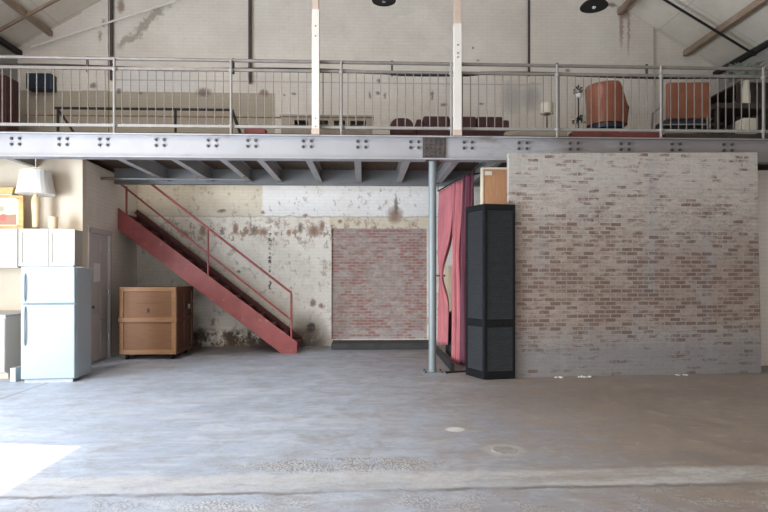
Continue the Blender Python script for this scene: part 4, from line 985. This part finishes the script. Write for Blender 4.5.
# copper barrel armchair
cy_ = 9.75
xc = PXx(608.5, cy_); cz = MZ; R_ = 0.325
zbot = PZ(605, 124, cy_); ztp = PZ(600, 84.5, cy_)
cp_ = thing('copper_armchair', (xc, cy_ + 0.1, MZ), 'shiny copper leather barrel armchair upstairs with high left side', 'armchair')
m = MB(); NA, NZ = 44, 14
yc = cy_ + 0.12
def shell(a):   # height of the rim: highest at the left-front, falling to the arm on the right
    d = abs(((a - math.radians(222) + PI) % (2 * PI)) - PI)
    s_ = max(0.0, min(1.0, (math.degrees(d) - 62) / 38)); s_ = s_ * s_ * (3 - 2 * s_)
    return ztp + (PZ(630, 106, cy_) - ztp) * s_
a_lo, a_hi = math.radians(75), math.radians(372)
outer, inner = [], []
for i in range(NA + 1):
    a = a_lo + (a_hi - a_lo) * i / NA; co, ci = [], []
    for j in range(NZ + 1):
        v = j / NZ; z = zbot + (shell(a) - zbot) * v
        bul = 1 + 0.10 * v - 0.02 * math.sin(v * PI)
        ex = 1.0 + 0.16 * max(0, math.cos(a))
        if j == NZ: bul -= 0.05
        co.append(m.bm.verts.new((xc + R_ * bul * ex * math.cos(a), yc + R_ * bul * math.sin(a), z)))
        ri = R_ * bul - 0.075
        ci.append(m.bm.verts.new((xc + ri * ex * math.cos(a), yc + ri * math.sin(a), z - (0.0 if j < NZ else 0.012))))
    outer.append(co); inner.append(ci)
for i in range(NA):
    for j in range(NZ):
        m.bm.faces.new((outer[i][j], outer[i + 1][j], outer[i + 1][j + 1], outer[i][j + 1])); m.bm.faces.new((inner[i][j], inner[i][j + 1], inner[i + 1][j + 1], inner[i + 1][j]))
    m.bm.faces.new((outer[i][NZ], outer[i + 1][NZ], inner[i + 1][NZ], inner[i][NZ])); m.bm.faces.new((outer[i][0], inner[i][0], inner[i + 1][0], outer[i + 1][0]))
for i in (0, NA):
    for j in range(NZ): m.bm.faces.new((outer[i][j], outer[i][j + 1], inner[i][j + 1], inner[i][j]))
m.build('shell', M['copper'], cp_, smooth=True)
MB().lathe(xc, yc, [(0.05, zbot - 0.02), (0.25, zbot - 0.02), (0.255, zbot + 0.12), (0.22, zbot + 0.16)], 28).build('seat', M['copper'], cp_, smooth=True)
MB().lathe(xc, yc, [(0.28, zbot - 0.09), (0.30, zbot - 0.085), (0.31, zbot - 0.022)], 28).build('base_ring', M['navy'], cp_, smooth=True)
for a in (45, 135, 225, 315):
    x_, y_ = xc + 0.22 * math.cos(math.radians(a)), yc + 0.22 * math.sin(math.radians(a)); MB().tube([(x_, y_, MZ), (x_, y_, zbot - 0.085)], 0.02, 8).build('leg', M['darkwood'], cp_)
# orange square-backed chair
cy_ = 9.7
xa_, xb_ = PXx(668, cy_), PXx(708.5, cy_); zt = PZ(688, 82.5, cy_); zb_ = PZ(688, 119, cy_)
oc = thing('orange_chair', ((xa_ + xb_) / 2, cy_ + 0.3, MZ), 'square-backed orange leather chair with black seat and metal arms upstairs', 'chair')
R5 = Matrix.Translation((xa_, cy_, 0)) @ Matrix.Rotation(math.radians(-4), 4, 'Z')
Wc = xb_ - xa_
MB().box(0, Wc, 0, 0.10, zb_, zt).build('backrest', M['orange'], oc, bevel=0.022, seg=3, rot=R5)
MB().box(0.03, Wc - 0.08, 0.06, 0.58, zb_ - 0.09, zb_ + 0.04).build('seat', M['navy'], oc, bevel=0.02, rot=R5)
for sx in (-0.09, Wc - 0.02):
    pts = [(sx, 0.05, MZ + 0.02), (sx - 0.02, 0.0, MZ + 0.2), (sx - 0.03, 0.0, zb_ + 0.0), (sx + 0.0, 0.06, zb_ + 0.20), (sx + 0.06, 0.2, zb_ + 0.28), (sx + 0.06, 0.55, zb_ + 0.25), (sx + 0.05, 0.58, MZ + 0.02)]
    MB().tube(pts, 0.014, 8).build('armrest', M['railpost'], oc, smooth=True, rot=R5)
MB().tube([(-0.11, 0.02, zb_ - 0.10), (Wc - 0.04, 0.02, zb_ - 0.10)], 0.014, 8).build('crossbar', M['railpost'], oc, rot=R5)
# small floor lamp with cream shade
ly_ = 10.2
xc = PXx(547, ly_); za_, zb2 = PZ(547, 114, ly_), PZ(547, 103.5, ly_)
fl_ = thing('floor_lamp', (xc, ly_, MZ), 'small floor lamp with cream drum shade upstairs left of the copper armchair', 'lamp')
MB().lathe(xc, ly_, [(0.115, za_), (0.115, zb2), (0.10, zb2)], 24).build('shade', M['cream'], fl_, smooth=True)
MB().tube([(xc, ly_, MZ + 0.02), (xc, ly_, za_ + 0.05)], 0.012, 8).build('pole', M['darksteel'], fl_)
MB().lathe(xc, ly_, [(0.12, MZ), (0.12, MZ + 0.02), (0.02, MZ + 0.03)], 20).build('base', M['darksteel'], fl_)
# dried bunch stand
sy_ = 10.45; xc = PXx(578.5, sy_)
ds = thing('plant_stand', (xc, sy_, MZ), 'thin stand with dark dried bunches at top and foot beside the copper armchair', 'plant stand')
zz = PZ(580, 98, sy_)
MB().tube([(xc, sy_, MZ), (xc, sy_, zz)], 0.012, 8).build('pole', M['darksteel'], ds)
MB().lathe(xc, sy_, [(0.04, zz), (0.07, zz + 0.05), (0.075, zz + 0.07)], 16).build('pot', M['paper'], ds, smooth=True)
def bunch(name, x, y, z, r, h, n, mat, par, L=0.08, up=0.5):
    m = MB()
    for k in range(n):
        a = random.uniform(0, 2 * PI); e = random.uniform(-0.1, 1.2) * up; rr = r * random.uniform(0.3, 1)
        c = Vector((x + rr * math.cos(a), y + rr * math.sin(a), z + h * random.random())); d = Vector((math.cos(a), math.sin(a), e)).normalized() * L * random.uniform(0.6, 1.2)
        s_ = d.cross(Vector((0, 0, 1))).normalized() * L * 0.2
        v = [m.bm.verts.new(q_) for q_ in (c, c + d * 0.5 + s_, c + d, c + d * 0.5 - s_)]; m.bm.faces.new(v)
    return m.build(name, M[mat], par)
bunch('foliage', xc, sy_, zz + 0.06, 0.05, 0.12, 60, 'darkleaf', ds, 0.09)
bunch('foliage', xc, sy_, PZ(580, 124, sy_), 0.08, 0.13, 90, 'darkleaf', ds, 0.09)
# table, vase and plant on the right
ty = 9.9
xa_, xb_ = PXx(716, ty), PXx(775, ty); zt = PZ(745, 103, ty)
dt = thing('dark_table', ((xa_ + xb_) / 2, ty + 0.25, MZ), 'dark wooden table upstairs at the right edge carrying the white vase', 'table')
MB().box(xa_, xb_, ty, ty + 0.55, zt - 0.10, zt).build('tabletop', M['darkwood'], dt, bevel=0.006)
for sx in (xa_ + 0.03, xb_ - 0.09):
    for sy in (ty + 0.03, ty + 0.46): MB().box(sx, sx + 0.06, sy, sy + 0.06, MZ, zt - 0.10).build('leg', M['darkwood'], dt)
xv = PXx(746, ty + 0.2); zv = PZ(746, 81, ty + 0.2)
vs_ = thing('potted_plant', (xv, ty + 0.2, zt), 'pale leafy plant in a tall white vase on the dark table', 'plant')
MB().lathe(xv, ty + 0.2, [(0.05, zt + 0.001), (0.07, zt + 0.03), (0.075, zt + 0.2), (0.05, zv - 0.04), (0.06, zv)], 20).build('vase', M['cream'], vs_, smooth=True)
bunch('foliage', xv - 0.03, ty + 0.2, zv - 0.02, 0.20, 0.26, 130, 'leaf', vs_, 0.20, 0.8)
m = MB()
for k in range(9):
    a = k * 0.7; m.tube([(xv, ty + 0.2, zv - 0.05), (xv + 0.07 * math.cos(a), ty + 0.2 + 0.07 * math.sin(a), zv + 0.12), (xv + 0.2 * math.cos(a), ty + 0.2 + 0.2 * math.sin(a), zv + 0.24)], 0.005, 5)
m.build('stem', M['leaf'], vs_)
q1 = P(742, 126, 9.6); q2 = P(755, 118.5, 9.6)
tag(MB().box(q1.x, q2.x, 9.55, 9.8, MZ, q2.z).build('pale_box', M['cream'], bevel=0.02), 'pale box on the mezzanine floor in front of the dark table', 'box')
# dark cabinet at far right wall and shelf unit at left
sh = thing('dark_shelf', (7.7, 11.2, MZ), 'dark open shelf unit against the right side wall upstairs', 'shelf')
for yy in (10.6, 12.0): MB().box(7.3, 7.95, yy, yy + 0.04, MZ, MZ + 1.5).build('upright', M['darkwood'], sh)
for k in range(4): MB().box(7.3, 7.95, 10.64, 12.0, MZ + 0.05 + k * 0.47, MZ + 0.08 + k * 0.47).build('shelf_board', M['darkwood'], sh)
ch_y = 11.0; xc = PXx(716, ch_y)
dcx = thing('dark_stool', (xc, ch_y, MZ), 'dark slatted bar stool upstairs right of the orange chair', 'stool')
MB().lathe(xc, ch_y, [(0.17, MZ + 0.72), (0.18, MZ + 0.75), (0.17, MZ + 0.78)], 20).build('seat', M['darkwood'], dcx)
for a in (45, 135, 225, 315):
    ca, sa = math.cos(math.radians(a)), math.sin(math.radians(a)); MB().tube([(xc + 0.20 * ca, ch_y + 0.2 * sa, MZ), (xc + 0.12 * ca, ch_y + 0.12 * sa, MZ + 0.73)], 0.017, 8).build('leg', M['darkwood'], dcx)
# navy box on wall, maroon locker at left edge
q1, q2 = P(25.5, 88.5, 12.05), P(50.5, 73, 12.05)
nb_ = thing('wall_box', ((q1.x + q2.x) / 2, 12.15, q1.z), 'navy blue box fixed to the upper wall at left', 'box')
MB().box(q1.x, q2.x, 12.06, YB - 0.002, q1.z, q2.z).build('body', M['navy'], nb_, bevel=0.01)
MB().box(q1.x + 0.02, q2.x - 0.02, 12.05, 12.062, q1.z + 0.02, q2.z - 0.02).build('cover', M['navy'], nb_, bevel=0.004)
q1, q2 = P(-8, 131, 11.0), P(6, 75, 11.0)
lk = thing('maroon_locker', ((q1.x + q2.x) / 2, 11.2, MZ), 'dark maroon locker upstairs at the far left edge', 'locker')
MB().box(max(q1.x, XL + 0.02), q2.x, 11.0, 11.4, MZ, q2.z).build('body', M['maroon'], lk, bevel=0.01)
MB().box(max(q1.x, XL + 0.02) + 0.02, q2.x - 0.02, 10.985, 11.0, MZ + 0.05, q2.z - 0.04).build('door', M['maroon'], lk, bevel=0.005)
# reddish boards lying along the deck edge
q1, q2 = PXx(571, BY + 0.3), PXx(661, BY + 0.3)
tag(MB().box(q1, q2, BY + 0.24, BY + 0.42, MZ + 0.0, MZ + 0.085).build('red_plank', M['redbox'], bevel=0.006), 'dark red plank lying behind the railing below the copper armchair', 'plank')
q1, q2 = PXx(245, BY + 0.3), PXx(266, BY + 0.3)
tag(MB().box(q1, q2, BY + 0.24, BY + 0.42, MZ + 0.0, MZ + 0.09).build('red_plank', M['redbox'], bevel=0.006), 'short dark red plank behind the railing left of the left white column', 'plank')
q1, q2 = PXx(664, BY + 0.3), PXx(790, BY + 0.3)
tag(MB().box(q1, min(q2, XR - 0.2), BY + 0.24, BY + 0.36, MZ + 0.0, MZ + 0.075).build('dark_plank', M['darkwood'], bevel=0.006), 'dark plank lying behind the railing at the right edge', 'plank')
q1 = PXx(505, BY + 0.3); q2 = PXx(566, BY + 0.3)
tag(MB().box(q1, q2, BY + 0.24, BY + 0.40, MZ + 0.0, MZ + 0.08).build('pale_plank', M['beigewood'], bevel=0.006), 'weathered pale plank behind the railing below the cream floor lamp', 'plank')

# ------------------------------------------------------------------ light
w = bpy.data.worlds.new('sky'); bpy.context.scene.world = w; w.use_nodes = True
bg = w.node_tree.nodes['Background']; bg.inputs[0].default_value = (0.62, 0.80, 1.0, 1); bg.inputs[1].default_value = 1.2
def area(name, loc, direction, sx, sy, power, col):
    l = bpy.data.lights.new(name, 'AREA'); l.shape = 'RECTANGLE'; l.size = sx; l.size_y = sy; l.energy = power; l.color = col
    o = bpy.data.objects.new(name, l); C.objects.link(o); o.location = loc
    o.rotation_euler = Vector(direction).to_track_quat('-Z', 'Z' if abs(direction[2]) < 0.9 else 'Y').to_euler(); return o
area('front_opening_fill', ((FX0 + FX1) / 2, YF - 0.05, FZ / 2), (0, 1, 0), FX1 - FX0, FZ, 290, (1.0, 0.94, 0.87))  # added fill for right-facing surfaces, set in the unseen front opening
area('daylight_side_door', (XL - 0.05, (DY0 + DY1) / 2, DZ / 2), (1, 0, 0), DY1 - DY0, DZ, 1420, (0.80, 0.90, 1.0))
area('roof_opening_fill', (-4.9, 2.75, roofz(-4.9) + 0.0), (0, 0, -1), 1.7, 6.4, 640, (1.0, 0.90, 0.80))  # added fill for the upper wall, set in the unseen roof opening
sl_ = bpy.data.lights.new('sun', 'SUN'); sl_.energy = 22.0; sl_.angle = 0.006; sl_.color = (1.0, 0.95, 0.86)
so_ = bpy.data.objects.new('sun', sl_); C.objects.link(so_); so_.location = (-12, 3, 8)
# patch corner at G(79,446): sun through the side doorway's far top corner
pc = G(79, 446.5); src = Vector((XL - 0.25, DY1, DZ)); so_.rotation_euler = (pc - src).normalized().to_track_quat('-Z', 'Y').to_euler()

# ------------------------------------------------------------------ camera
cam = bpy.data.cameras.new('camera'); co = bpy.data.objects.new('camera', cam); C.objects.link(co)
cam.sensor_width = 36; cam.lens = F / 768 * 36; cam.shift_y = (HY - 256) / 768
co.location = (0, 0, HCAM); co.rotation_euler = (PI / 2, 0, -TH); cam.clip_start = 0.05
sc_ = bpy.context.scene; sc_.camera = co
sc_.view_settings.view_transform = 'Standard'; sc_.view_settings.look = 'None'; sc_.view_settings.gamma = 1.0; sc_.view_settings.exposure = 0.0
sc_.view_settings.use_curve_mapping = False
sc_.cycles.max_bounces = 8; sc_.cycles.diffuse_bounces = 5; sc_.cycles.use_denoising = True
